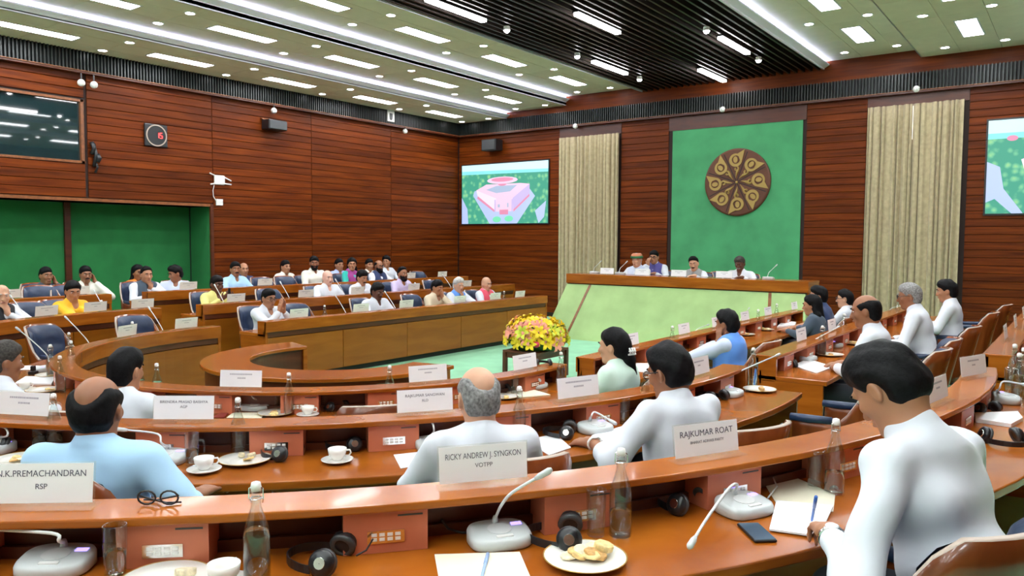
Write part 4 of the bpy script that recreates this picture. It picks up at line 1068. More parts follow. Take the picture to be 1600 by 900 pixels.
def tumbler_meshes():
    g = MB().lathe([(.001, 0), (.026, 0), (.028, .004), (.032, .148), (.030, .150), (.0285, .148), (.0255, .014), (.001, .012)], 20).mesh('glass_body', GLASS, True)
    w = MB().lathe([(.001, .0125), (.0253, .0145), (.0272, .075), (.001, .075)], 20).mesh('water', WATER, True)
    h = MB().tube([(.030, 0, .12), (.052, 0, .118), (.060, 0, .09), (.055, 0, .055), (.029, 0, .045)], .0045, 8).mesh('handle', GLASS, True)
    return g, w, h
TG = tumbler_meshes()
def tumbler(label, pos, water=False, handle=None, group=None, sc=1):
    t = thing('drinking_glass', label, 'glass', pos, handle or 0, group); t.scale = (sc, sc, sc)
    obj('glass_body', TG[0], t)
    if water: obj('water', TG[1], t)
    if handle is not None: obj('handle', TG[2], t)
    return t
cup_m = MB().lathe([(.001, .012), (.022, .012), (.024, .016), (.040, .04), (.044, .066), (.042, .066), (.037, .04), (.022, .02), (.001, .018)], 22).mesh('cup', PORC, True)
cuph_m = MB().tube([(.040, 0, .056), (.058, 0, .056), (.063, 0, .043), (.054, 0, .030), (.036, 0, .030)], .0042, 8).mesh('handle', PORC, True)
sauc_m = MB().lathe([(.001, .003), (.035, .0), (.05, .003), (.074, .014), (.075, .016), (.05, .008), (.03, .011), (.001, .011)], 26).mesh('saucer', PORC, True)
TEA = plain('tea', (.16, .06, .02), .2)
tea_m = MB().lathe([(.001, .056), (.0395, .056)], 18).mesh('tea', TEA)
def cup(label, pos, rz=0, full=False, group=None):
    t = thing('tea_cup', label, 'cup', pos, rz, group)
    o = obj('cup', cup_m, t); obj('handle', cuph_m, o); obj('saucer', sauc_m, t)
    if full: obj('tea', tea_m, t)
    obj('spoon', MB().tube([(.02, .05, .018), (-.04, .062, .017)], .003, 6).mesh('spoon', CHROME), t)
    return t
plate_m = MB().lathe([(.001, .003), (.06, .0), (.075, .003), (.116, .016), (.12, .0185), (.118, .020), (.08, .008), (.07, .006), (.001, .007)], 36).mesh('dish', PORC, True)
rim_m = MB().lathe([(.112, .0172), (.1185, .0205), (.1205, .0205), (.1205, .018)], 36).mesh('gold_rim', GOLD, True)
FOOD = [plain('food_'+n, c, .7, noise=.25, nscale=60, bump=.4) for n, c in (('pastry', (.62, .36, .13)), ('chip', (.82, .62, .28)), ('biscuit', (.74, .50, .20)), ('crumb', (.80, .70, .48)))]
def plate(label, pos, food=0, seed=1, group=None, sc=1):
    t = thing('plate', label, 'plate', pos, random.Random(seed).uniform(0, 6), group); t.scale = (sc, sc, sc)
    obj('dish', plate_m, t); obj('gold_rim', rim_m, t)
    rr = random.Random(seed)
    for k in range(food):
        a, q = rr.uniform(0, 6.28), rr.uniform(.01, .065); s = rr.uniform(.02, .034)
        mb = MB(); pts = [(s*rr.uniform(.75, 1.1)*math.cos(b*.785), s*rr.uniform(.6, .9)*math.sin(b*.785)) for b in range(8)]
        mb.prism(pts, 0, rr.uniform(.008, .022)); o = mb.build('snack', rr.choice(FOOD), t, bevel=.004); o.location = (q*math.cos(a), q*math.sin(a), .009+.002*k); o.rotation_euler = (rr.uniform(-.25, .25), rr.uniform(-.25, .25), a)
    return t
# microphone unit: rounded base, local +x towards the sitter
def mic_base():
    vs = []; fs = []; n = 40; prof = [(0, .94), (.006, 1.0), (.022, 1.0), (.030, .96), (.034, .86)]
    for zz, s in prof:
        for k in range(n):
            a = 2*math.pi*k/n; c, q = math.cos(a), math.sin(a); e = .62
            x = .074*s*math.copysign(abs(c)**e, c); y = .098*s*math.copysign(abs(q)**e, q)
            slope = .020*(-x/.078+1)/2 if zz > .01 else 0
            vs.append((x, y, zz+slope))
    for j in range(len(prof)-1):
        for k in range(n): fs.append((j*n+k, j*n+(k+1)%n, (j+1)*n+(k+1)%n, (j+1)*n+k))
    fs += [tuple(range(n-1, -1, -1)), tuple(range((len(prof)-1)*n, len(prof)*n))]
    return MB().add(vs, fs).mesh('base', GREYP, True)
mic_b = mic_base()
def on_slope(x): return .034+.020*(-x/.078+1)/2+.0005
LGREY = plain('light_grey_plastic', (.66, .69, .70), .45); PURPLE = emit('display_purple', (.30, .22, .95), 1.3)
def flat(mat, name, pts, h=.0015):
    n = len(pts); vs = [(x, y, on_slope(x)-.002) for x, y in pts]+[(x, y, on_slope(x)+h) for x, y in pts]
    return MB().add(vs, [tuple(range(n-1, -1, -1)), tuple(range(n, 2*n))]+[(i, (i+1)%n, (i+1)%n+n, i+n) for i in range(n)]).mesh(name, mat)
mic_g = flat(LGREY, 'speaker_grille', [(.0+.034*math.cos(a*.314), .0+.038*math.sin(a*.314)) for a in range(20)])
mic_d = flat(PURPLE, 'display', [(-.012, -.088), (-.012, -.050), (.004, -.050), (.004, -.088)])
mic_d = flat(PURPLE, 'display', [(-.030, .044), (-.014, .044), (-.014, .078), (-.030, .078)])
mic_k = flat(WHITE, 'talk_button', [(.042, -.022), (.054, -.022), (.054, .030), (.042, .030)], .003)
mic_c = MB().lathe([(.001, .0), (.011, .0), (.009, .016), (.006, .024), (.001, .024)], 12).mesh('neck_socket', GREYP, True)
def mic(label, pos, rz, neck, group=None, scl=1):
    """neck: points relative to the foot of the gooseneck, in world axes"""
    t = thing('conference_microphone', label, 'microphone', pos, rz, group)
    obj('base', mic_b, t); obj('speaker_grille', mic_g, t); obj('display', mic_d, t); obj('talk_button', mic_k, t); obj('neck_socket', mic_c, t, (-.045, 0, .046))
    inv = Matrix.Rotation(-rz, 3, 'Z')
    foot = Vector((-.045, 0, .06)); P = [foot]+[foot+inv@Vector(q) for q in neck]
    pts = []
    for i in range(len(P)-1):
        p0, p1, p2, p3 = P[max(i-1, 0)], P[i], P[i+1], P[min(i+2, len(P)-1)]
        for k in range(5):
            u = k/5; pts.append(.5*((2*p1)+(p2-p0)*u+(2*p0-5*p1+4*p2-p3)*u*u+(3*p1-p0-3*p2+p3)*u**3))
    pts.append(P[-1])
    MB().tube(pts, .0048, 8).build('gooseneck', LGREY, t, True)
    d = (pts[-1]-pts[-3]).normalized()
    MB().tube([pts[-1]-d*.004, pts[-1]+d*.012, pts[-1]+d*.045, pts[-1]+d*.055], [.006, .0095, .0105, .006], 10).build('microphone_head', GREYP, t, True)
    return t
def rowmic(label, row, i, tt, up=.22, out=.16, side=0.0, dr=.30, group=None):
    p, a = place(row, tt, RI[i]+dr); o = Vector((math.cos(a), math.sin(a), 0)); s = Vector((-o.y, o.x, 0))
    nk = [o*0+Vector((0, 0, up*.25)), o*out*.5+s*side*.5+Vector((0, 0, up*.66)), o*out+s*side+Vector((0, 0, up))]
    return mic(label, (p[0], p[1], ZT[i]+.001), a, nk, group)
def headphones(label, pos, rz, group=None, sc=1.0, lay=.2):
    """lying on the table: band arc flat, two ear cups at its ends (local -y)"""
    t = thing('headphones', label, 'headphones', pos, rz, group); t.scale = (sc, sc, sc)
    band = []
    n = 18
    for k in range(n+1):
        a = math.pi*k/n; band.append((.085*math.cos(a), .02+.105*math.sin(a)))
    vs = []; fs = []
    for x, y in band:
        z = .012+lay*y*.3
        for dx, dz in ((1.0, -.008), (1.0, .016), (.955, .016), (.955, -.008)): vs.append((x*dx, .02+(y-.02)*dx, z+dz))
    for i in range(n):
        for k in range(4): fs.append((i*4+k, i*4+(k+1)%4, (i+1)*4+(k+1)%4, (i+1)*4+k))
    MB().add(vs, fs).build('headband', BLK, t)
    for s in (-1, 1):
        M = Matrix.Translation((s*.076, -.012, .036)) @ Matrix.Rotation(-s*.35, 4, 'Y') @ Matrix.Rotation(math.pi/2, 4, 'Y')
        c = MB().lathe([(.001, -.018), (.028, -.018), (.038, -.006), (.038, .008), (.030, .016), (.001, .016)], 18).xf(M).build('ear_cup', BLK, t, True)
        MB().lathe([(.02, .004), (.038, .004), (.04, .016), (.026, .022), (.02, .014)], 18).xf(M @ Matrix.Rotation(math.pi, 4, 'X') if s > 0 else M).build('ear_cushion', DGREY, c, True)
        MB().lathe([(.001, .019), (.016, .019), (.018, .0165)], 14).xf(M if s > 0 else M @ Matrix.Rotation(math.pi, 4, 'X')).build('cap_disc', CHROME, c)
    return t
def sheet(name, label, cat, poly, z, mat, th=.002, parts=None, lines=0):
    """a flat paper thing from world (x, y) corners"""
    cx = sum(p[0] for p in poly)/len(poly); cy = sum(p[1] for p in poly)/len(poly)
    t = thing(name, label, cat, (cx, cy, z))
    MB().prism([(p[0]-cx, p[1]-cy) for p in poly], 0, th).build('sheet', mat, t)
    return t
def pen(label, a, b, mat, r=.0045):
    a, b = Vector(a), Vector(b); t = thing('pen', label, 'pen', a); d = b-a
    MB().tube([(0, 0, 0), d*.08, d*.98, d], [.001, r, r, r*.8], 8).build('barrel', mat, t, True)
    MB().tube([d*.6, d*1.02], r*1.25, 8).build('pen_cap', mat, t, True)
    return t
BLUEP = plain('blue_plastic', (.03, .14, .55), .3); WHITEBLUE = plain('pale_blue_plastic', (.35, .5, .85), .3)
# ================================================================== people in their seats
def chairfor(label, r, back=.06): chair(label, r[1][0], r[1][1], r[1][2], r[2], back)
P = []
def S(label, *a, ch=None, cback=.06, **k):
    r = sit(label, *a, **k)
    if ch: chairfor(ch, r, cback)
    return r
# --- nearest row
def watch(root, hp, T, M4): pass
front = S('man in a pale white shirt writing at the right end of the nearest desk', 1388, 580, 'C', 3, sdr=.95, lean=.46, ppitch=.9, head=(-.02, .74, 0), skin_='mid', shirt='white', hair='thick', res='near', hs=1.06, sh=.195, fat=1.02, turn=.05,
      armsL=dict(w=(1298, 836, .965), tip=(1250, 778, .92), e=(1340, 935, .90), n=(.2, .2, -.95), curl=.75), armsR='fold')
wrist_watch(front[0], -1, CHROME)
chair('brown wooden-backed chair of the man writing at the nearest desk', -.46, 2.36, ZF[3], front[2])
# --- middle row seen from behind
S('balding man in a light blue shirt seen from behind, left foreground', 153, 640, 'C', 2, lean=.06, head=(.05, .10, 0), skin_='tan', shirt='lightblue', hair='ring', hairc='black', hairk=.014, crown=True, res='near', hs=1.06, sh=.20, fat=1.1, armsR=dict(w=(300, 778, .74), tip=(335, 758, .76), n=(0, 0, -1), curl=.5), armsL='fold', ch='chair under the balding man in the light blue shirt', cback=.10)
S('elderly man with grey hair and bald crown in a white shirt seen from behind', 747, 634, 'C', 2, lean=.16, head=(0, .18, 0), skin_='fair', shirt='white', hair='ring', hairc='grey', hairk=.010, crown=True, res='near', hs=1.06, sh=.195, fat=1.05, armsL='fold', armsR='fold', ch='chair under the grey-haired man with the bald crown', cback=.10)
def wristwatch(root, hp, T, M4): pass
gm = S('man with glasses and thick black hair in a white shirt reaching left', 1045, 582, 'C', 2, lean=.22, ppitch=.8, head=(.10, .30, 0), skin_='tan', shirt='white', hair='thick', glasses=True, res='near', hs=1.06, sh=.20, fat=1.08, sleeve='rolled', armsL=dict(w=(928, 692, .80), tip=(888, 688, .79), n=(0, 0, -1), curl=.75), armsR='fold', ch='brown chair under the man reaching left with glasses', cback=.12)
wrist_watch(gm[0], -1, WHITE)
# --- inner row
S('man with short black hair in a white shirt seen from behind, inner desk left', 197, 579, 'C', 1, lean=.12, head=(0, .12, 0), skin_='mid', shirt='white', hair='short', res='mid', sh=.185, armsL='fold', armsR='fold', ch='chair under the black-haired man at the inner desk left')
S('man with greying hair in profile at the left edge of the photo', 6, 574, 'C', 1, lean=.15, head=(-.1, .12, 0), skin_='tan', shirt='white', hair='short', hairc='dgrey', res='mid', armsL='fold', armsR='fold', ch='chair under the man at the left edge of the photo')
def clip(root, hp, T, M4):
    mb = MB()
    for x in (-.018, 0, .018): mb.tube([(x, -.166, -.075), (x+.004, -.176, -.055), (x, -.166, -.03)], .006, 6)
    mb.tube([(-.03, -.166, -.076), (.03, -.166, -.076)], .007, 6).tube([(-.026, -.174, -.052), (.026, -.174, -.052)], .006, 6)
    mb.xf(M4 @ Matrix.Translation((0, -.1, .02)) @ Matrix.Rotation(-.75, 4, 'Z') @ Matrix.Translation((0, .085, 0))).build('hair_clip', WHITE, root, True)
S('woman with long black hair and a white hair clip seen from behind', 958, 541, 'C', 1, lean=.12, head=(.15, .1, 0), skin_='fair', shirt='mint', hair='pony', hairk=.02, res='mid', sh=.155, extra=clip, armsL='fold', armsR='fold', ch='brown wooden-backed chair under the woman with the hair clip')
# --- right bank
S('man in a bright blue waistcoat holding a hand to his face', 1135, 514, 'R', 1, lean=.12, head=(-.1, .12, 0), skin_='tan', shirt='paleblue', vest='sky', hair='thick', res='mid', armsL='cheek', armsR='fold', ch='chair under the man in the bright blue waistcoat')
S('woman with long dark hair at the front right desk reading white papers', 1268, 478, 'R', 1, lean=.18, head=(.2, .15, 0), skin_='mid', shirt='slate', hair='long', res='far', sh=.155, ch='chair under the woman with long dark hair at the right desk')
S('person in a navy jacket beside the long-haired woman at the right desk', 1278, 463, 'R', 1, lean=.25, head=(.3, .05, 0), skin_='mid', shirt='navy', hair='thick', res='far', ch='chair under the person in the navy jacket')
S('man with glasses and side-parted hair in white beside the right curtain', 1320, 467, 'R', 1, lean=.0, head=(.1, .05, 0), skin_='fair', shirt='white', hair='short', glasses=True, beard='moustache', res='far', ch='chair under the man with glasses and side-parted hair')
S('balding man in white leaning over the middle right desk', 1352, 486, 'R', 2, lean=.25, head=(.1, .2, 0), skin_='tan', shirt='white', hair='ring', hairk=.014, res='mid', armsL='fold', ch='chair under the balding man at the middle right desk')
S('heavy grey-haired man with glasses in a white shirt at the right desk', 1421, 463, 'R', 2, lean=.28, head=(.1, .15, 0), skin_='tan', shirt='white', hair='short', hairc='grey', glasses=True, res='mid', fat=1.12, sh=.20, ch='brown wooden-backed chair under the heavy grey-haired man')
S('young man with black hair in white in front of the beige curtain', 1479, 455, 'R', 2, lean=.15, head=(.1, .18, 0), skin_='mid', shirt='white', hair='thick', hairk=.016, res='mid', ch='brown wooden-backed chair under the young man by the curtain')
# --- front desk, left bank
S('man with glasses in white with palms pressed together at his chin', 420, 471, 'L', 1, lean=.10, head=(0, .15, 0), skin_='mid', shirt='white', hair='short', glasses=True, armsL='pray', armsR='pray', res='mid', ch='blue chair under the man with palms pressed together')
S('dark-skinned man in a wide white shirt looking down, front left desk', 590, 456, 'L', 1, lean=.12, head=(-.1, .32, 0), skin_='dark', shirt='white', hair='thick', beard='moustache', fat=1.12, sh=.20, res='mid', armsL='fold', armsR='fold', ch='blue chair under the dark-skinned man in the wide shirt')
S('man in a beige shirt covering his face with a hand', 683, 449, 'L', 1, lean=.15, head=(.1, .3, 0), skin_='mid', shirt='beige', hair='short', armsL='face', armsR='fold', res='mid')
chair('blue chair under the man in the beige shirt', -9.0, 9.62, ZF[1], math.pi*1.5)
S('white-haired man in a light blue waistcoat resting his chin on a hand', 717, 446, 'L', 1, lean=.12, head=(-.35, .1, 0), skin_='fair', shirt='white', vest='sky', hair='thick', hairc='white', armsL='chin', armsR='fold', res='mid', ch='blue chair under the white-haired man in the blue waistcoat')
S('bald man in a pink-red waistcoat over white sleeves', 760, 445, 'L', 1, lean=-.02, head=(-.2, .15, 0), skin_='fair', shirt='white', vest='pinkred', hair='bald', res='mid', armsL='desk', armsR='desk', ch='blue chair under the bald man in the pink-red waistcoat')
# --- middle desk, left bank
def phone_x(root, hp, T, M4): MB().box(-.012, .02, .36, .375, .84, .98).build('held_phone', BLK, root)
S('dark man in a lemon yellow shirt holding up a phone', 339, 447, 'L', 2, lean=.06, head=(0, .18, 0), skin_='dark', shirt='lemon', hair='short', armsL='phone', armsR='phone', extra=phone_x, res='mid', ch='blue chair under the man in the lemon yellow shirt')
S('bald pink-faced man in a loose white kurta, middle left desk', 512, 434, 'L', 2, lean=.05, head=(-.2, .08, 0), skin_='pink', shirt='white', hair='bald', fat=1.08, sh=.195, res='mid', ch='blue chair under the bald man in the white kurta')
S('black-haired man with moustache in white looking down, middle left desk', 566, 434, 'L', 2, lean=.12, head=(-.1, .3, 0), skin_='mid', shirt='white', hair='thick', beard='moustache', res='mid', ch='blue chair under the man with moustache looking down')
S('bearded balding man in a lilac shirt', 629, 428, 'L', 2, lean=.05, head=(-.15, .05, 0), skin_='tan', shirt='lilac', hair='short', recede=.028, beard='full', res='mid', ch='blue chair under the bearded man in lilac')
# --- rear desk, left bank
S('man in a black waistcoat with fist at his mouth by the green alcove', 229, 431, 'L', 3, lean=.12, head=(-.1, .08, 0), skin_='mid', shirt='white', vest='slate', hair='short', recede=.02, armsL='chin', armsR='fold', res='mid', ch='chair under the man with fist at his mouth')
S('person in orange mostly hidden behind the man in the black waistcoat', 216, 435, 'L', 3, dr=.72, lean=0, skin_='tan', shirt='orange', hair='long', sh=.15)
S('man in white turned away in front of the green alcove', 274, 431, 'L', 3, lean=.05, head=(-1.2, .25, 0), turn=-.5, skin_='tan', shirt='paleblue', hair='thick', hairk=.016, ch='chair under the man turned away by the alcove')
S('man with moustache in a light sky blue shirt against the wood wall', 368, 421, 'L', 3, lean=.02, head=(-.35, .0, 0), skin_='tan', shirt='lightblue', hair='short', beard='moustache', res='mid', ch='chair under the man in the sky blue shirt by the wall')
S('bald man in a dark suit behind the man in light blue', 381, 424, 'L', 3, dr=.75, lean=0, head=(-.3, 0, 0), skin_='mid', shirt='navy', hair='ring')
S('young man in white sitting by the wall behind two empty chairs', 446, 417, 'L', 3, dr=.78, lean=0, skin_='mid', shirt='offwhite', hair='short', sh=.165)
S('tall man in an off-white shirt looking right, rear left row', 491, 411, 'L', 3, lean=.02, head=(-.6, .1, 0), skin_='tan', shirt='offwhite', hair='short', beard='full', sh=.20, res='mid', ch='chair under the tall man in off-white')
S('man in a light blue shirt partly behind the woman in teal', 530, 414, 'L', 3, dr=.75, lean=0, head=(-.2, .05, 0), skin_='mid', shirt='blueshirt', hair='short')
S('woman with long dark hair in a teal and purple sari', 550, 413, 'L', 3, lean=.02, head=(-.6, .05, 0), skin_='mid', shirt='teal', vest='purple', hair='long', sh=.155, res='mid', ch='blue chair under the woman in teal')
S('man in white half hidden behind the man in the navy waistcoat', 577, 414, 'L', 3, dr=.76, sh=.165, lean=0, head=(-.3, .05, 0), skin_='mid', shirt='offwhite', hair='short')
S('bald man with glasses and beard in a navy waistcoat', 592, 416, 'L', 3, lean=.02, head=(-.15, .08, 0), skin_='tan', shirt='white', vest='navy', hair='ring', recede=.02, glasses=True, beard='full', res='mid', ch='chair under the man in the navy waistcoat')
S('man in white turning his head to the right, wall side seats', 604, 409, 'L', 3, dr=.72, lean=0, head=(-1.1, .0, 0), skin_='mid', shirt='white', hair='thick', hairk=.015)
# --- left of the curve
S('old man in a black waistcoat at the left edge, hand at his mouth', 3, 462, 'C', 2, True, lean=.15, head=(-.5, .12, 0), skin_='fair', shirt='white', vest='black', hair='ring', hairc='white', armsL='chin', armsR='fold', res='mid', ch='chair under the old man at the left edge')
S('woman in a bright yellow top with hands at her chin', 114, 459, 'C', 2, True, lean=.12, head=(-.25, .28, 0), skin_='mid', shirt='yellow', hair='pony', hairk=.018, sh=.16, armsL='chin', armsR='chin', res='mid', ch='chair under the woman in the bright yellow top')
S('man in a dark slate shirt with a hand at his ear', 72, 437, 'C', 3, True, dr=.66, lean=.04, head=(.1, .05, 0), skin_='tan', shirt='slate', hair='short', hairk=.007, armsL='ear', armsR='fold', res='mid', ch='chair under the man in the dark slate shirt')
S('man in a white shirt with raised left hand before the alcove', 134, 433, 'C', 3, True, dr=.66, lean=.02, head=(-.05, .08, 0), skin_='tan', shirt='offwhite', hair='short', beard='moustache', armsL='ear', armsR='fold', res='mid', ch='chair under the man in white before the alcove')
# --- dais
def dais_person(label, px, py, chl, Y=13.45, **k):
    ln = k.get('lean', .05); zf = .36; off = .1
    for _ in range(4):
        p = at_y(px, py, Y-off); Hc = person('', 'probe', 0, zhead=p.z-zf, **{q: v for q, v in k.items() if q in ('lean', 'ppitch')}); off = Hc[1]
    person(label, (p.x, Y, zf), math.pi, zhead=p.z-zf, res='mid', **k)
    chair(chl, p.x, Y, zf, math.pi)
dais_person('man with a round green-banded cap on the dais in pale blue', 995, 407, 'dark blue chair under the capped man on the dais', shirt='white', vest='paleblue', hat=True, skin_='fair', hair='short', hairc='white', lean=.1, sh=.2, armsL=(V(-.1, .35, .8), (.6, .5, 0), (0, 0, -1), .5), armsR=(V(.1, .35, .8), (-.6, .5, 0), (0, 0, -1), .5))
dais_person('man in a royal blue waistcoat on the dais with glasses', 1022, 402, 'dark blue chair under the royal blue waistcoat on the dais', Y=13.9, shirt='white', vest='violetblue', skin_='mid', hair='short', glasses=True, lean=.12, head=(.15, .1, 0), sh=.2, armsR=(V(.02, .30, 1.02), (0, -.1, 1), (0, -1, 0), .8, V(.08, .36, .84)), armsL=(V(-.15, .35, .86), (.6, .5, 0), (0, 0, -1), .5))
dais_person('man in a grey waistcoat on the dais with moustache', 1084, 412, 'dark blue chair under the grey waistcoat on the dais', shirt='white', vest='grey', skin_='fair', hair='short', hairk=.010, recede=.015, beard='moustache', lean=.1, head=(.2, .2, .1), armsL=(V(-.15, .35, .86), (.6, .5, 0), (0, 0, -1), .5), armsR=(V(.15, .35, .86), (-.6, .5, 0), (0, 0, -1), .5))
dais_person('dark man in plain white on the dais reading', 1156, 412, 'dark blue chair under the dark man in white on the dais', shirt='white', skin_='dark', hair='short', hairc='dgrey', lean=.12, head=(.1, .35, 0), sh=.2, beard='moustache', armsL=(V(-.15, .35, .86), (.6, .5, 0), (0, 0, -1), .5), armsR=(V(.15, .35, .86), (-.6, .5, 0), (0, 0, -1), .5))
chair('empty dark blue chair on the dais beside the grey waistcoat', at_y(1116, 420, 14.15).x, 14.15, .36, math.pi)
# ================================================================== empty chairs
def empty_chair(label, row, i, px, py, far=False, sdr=.84, turn=0):
    p = seat_xy(row, RI[i]+sdr+.2, px, py, far); a = math.atan2(p.y-CY, p.x-CX) if row == 'C' else (math.pi if row == 'L' else 0)
    o = Vector((math.cos(a), math.sin(a))); chair(label, p.x-o.x*.2, p.y-o.y*.2, ZF[i], a+math.pi/2+turn, .0)
for a in (('empty blue chair nearest the left edge at the inner curved desk', 'C', 1, 75, 535, True), ('empty blue chair behind the inner curved desk, beside a name card', 'C', 1, 213, 505, True),
          ('empty blue chair beside the woman in yellow', 'C', 2, 47, 482, True), ('empty blue chair beside the man in the dark slate shirt', 'C', 3, 64, 457, True), ('empty blue chair in front of the man in white before the alcove', 'C', 3, 108, 455, True),
          ('empty blue chair at the front left desk right of the praying man', 'L', 1, 465, 487), ('empty blue chair at the middle left desk above the praying man', 'L', 2, 421, 462), ('empty blue chair at the middle left desk behind the beige shirt', 'L', 2, 676, 442),
          ('left one of two empty blue chairs at the rear left desk', 'L', 3, 411, 438), ('right one of two empty blue chairs at the rear left desk', 'L', 3, 447, 439), ('empty blue chair at the rear left desk right of the lilac shirt', 'L', 3, 655, 429)):
    empty_chair(*a)
chair('empty chair with blue armrests at the gap between the right desks', -1.22, 5.2, ZF[2], math.pi/2-.1, .0)
empty_chair('empty chair pushed in at the inner desk, its back just above the middle ledge', 'C', 1, 588, 648, False, .80)
empty_chair('empty brown-backed chair nearest the right screen', 'R', 2, 1555, 500, False, .95)
empty_chair('empty brown-backed chair at the middle right desk behind the writing man', 'R', 2, 1462, 560, False, .9, turn=.15)
# ================================================================== name cards
def card_px(label, row, i, px, py, **kw):
    p = at_z(px, py, ZL[i]); t = math.degrees(math.atan2(p.y-CY, p.x-CX)) if row == 'C' else p.y
    return card_at(label, row, i, t, **kw)
card_at('name card of the seat behind the man in light blue, nearest desk left', 'C', 3, -49.9, text=[('N.K.PREMACHANDRAN', .026, .088), ('RSP', .022, .052)])
card_at('name card at the centre of the nearest desk in front of the grey-haired man', 'C', 3, -36.0, text=[('RICKY ANDREW J. SYNGKON', .026, .085), ('VOTPP', .019, .056)])
card_at('name card with the large name on the nearest desk right of centre', 'C', 3, -26.8, text=[('RAJKUMAR ROAT', .031, .082), ('BHARAT ADIVASI PARTY', .014, .056)])
card_at('name card seen edge-on beside the writing man\'s neck', 'C', 3, -8.4, seed=3)
card_at('nearly clear card holder turned sideways at the right end of the nearest desk', 'C', 3, 1.8, seed=4, turn=-.38)
card_at('name card on the middle desk at the left edge of the photo', 'C', 2, -64.4, seed=5)
card_at('name card on the middle desk right of the man in light blue', 'C', 2, -52.0, text=[('BIRENDRA PRASAD BAISHYA', .018, .090), ('AGP', .018, .066)])
card_at('name card on the middle desk left of the grey-haired man', 'C', 2, -34.4, text=[('RAJKUMAR SANGWAN', .020, .088), ('RLD', .018, .062)])
card_at('name card on the middle desk in front of the hair-clip woman\'s chair', 'C', 2, -20.7, seed=6)
card_at('name card on the middle desk before the man in the blue waistcoat', 'C', 2, -3.3, seed=7)
for k, (lab, t) in enumerate((('name card on the inner curved desk in front of the crescent table', -57.2), ('name card on the inner curved desk right of the crescent table', -25.5), ('name card on the inner curved desk below the flowers', -3.1), ('name card on the inner curved desk beside the empty blue chair', -153.8), ('name card at the far left end of the inner curved desk', -174.1))):
    card_at(lab, 'C', 1, t, seed=10+k)
for k, (lab, row, i, px, py) in enumerate((('name card in front of the woman in yellow, left side', 'C', 2, 80, 495), ('name card right of the woman in yellow', 'C', 2, 159, 488.5), ('name card at the far end of the middle curved desk', 'C', 2, 229, 483),
    ('name card on the rear curved desk at the left edge', 'C', 3, 23, 468), ('name card before the man in white by the alcove', 'C', 3, 131, 462),
    ('name card right of the praying man, front left desk', 'L', 1, 464, 497), ('name card left of the man in the wide white shirt', 'L', 1, 560, 488), ('name card left of the man in beige', 'L', 1, 638, 482), ('name card before the white-haired man in blue', 'L', 1, 704, 473), ('name card before the bald man in pink-red', 'L', 1, 768, 468.5), ('name card at the far end of the front left desk', 'L', 1, 816, 465.5),
    ('name card right of the man in lemon yellow', 'L', 2, 369, 472.5), ('name card left of the bald man in the kurta', 'L', 2, 476, 465), ('name card before the man with moustache looking down', 'L', 2, 555, 459.5), ('name card before the bearded man in lilac', 'L', 2, 641, 453.5), ('name card at the far end of the middle left desk', 'L', 2, 733, 448.5),
    ('name card before the man turned away by the alcove', 'L', 3, 291, 452.5), ('name card before two empty chairs, rear left desk', 'L', 3, 417, 447), ('name card right of the lilac shirt, rear left desk', 'L', 3, 640, 435.5), ('name card at the far end of the rear left desk', 'L', 3, 689, 433),
    ('name card on the front right desk nearest the hair-clip woman', 'R', 1, 985, 541), ('second name card along the front right desk', 'R', 1, 1070, 523), ('name card just left of the blue waistcoat man\'s head', 'R', 1, 1113, 511), ('name card just right of the blue waistcoat man\'s head', 'R', 1, 1153, 501), ('fifth name card along the front right desk', 'R', 1, 1188, 493), ('name card left of the long-haired woman', 'R', 1, 1231, 484),
    ('name card on the middle right desk nearest the camera', 'R', 2, 1238, 533), ('second name card along the middle right desk', 'R', 2, 1287, 517),
    ('first upright card on the right-edge desk', 'R', 3, 1556, 530), ('second upright card on the right-edge desk', 'R', 3, 1576, 512), ('third upright card on the right-edge desk', 'R', 3, 1586, 497), ('farthest upright card on the right-edge desk', 'R', 3, 1594, 485))):
    card_px(lab, row, i, px, py, seed=30+k)
for k, (lab, px) in enumerate((('name card at the left end of the dais desk', 948), ('name card between the blue and the grey waistcoats on the dais', 1060), ('name card before the man in plain white on the dais', 1131), ('name card in front of the capped man on the dais', 1003))):
    p = at_y(px, 430, 12.82); card(lab, (p.x, 12.82, 1.201), 0, seed=80+k)
# ================================================================== things on the desks
Z3, Z2, Z1 = ZT[3]+.0015, ZT[2]+.0015, ZT[1]+.0015
ZZ = {3: Z3, 2: Z2, 1: Z1}
def at(i, px, py): return at_z(px, py, ZZ[i])
def ang(i, p): return math.atan2(p.y-CY, p.x-CX)
def mic_px(label, i, px, py, neck, row='C', turn=0):
    p = at(i, px, py); a = (ang(i, p) if row == 'C' else 0)+turn
    foot = Vector((p.x, p.y, p.z))+Matrix.Rotation(a, 3, 'Z')@Vector((-.045, 0, .06))
    return mic(label, p, a, [at_z(*q)-foot for q in neck])
def sheet_px(name, label, cat, i, pts, mat, dz=0, th=.002): return sheet(name, label, cat, [tuple(at_z(x, y, ZZ[i]+dz))[:2] for x, y in pts], ZZ[i]+dz, mat, th)
IMR = math.atan2(RT.y, RT.x)       # heading of image-right on the ground
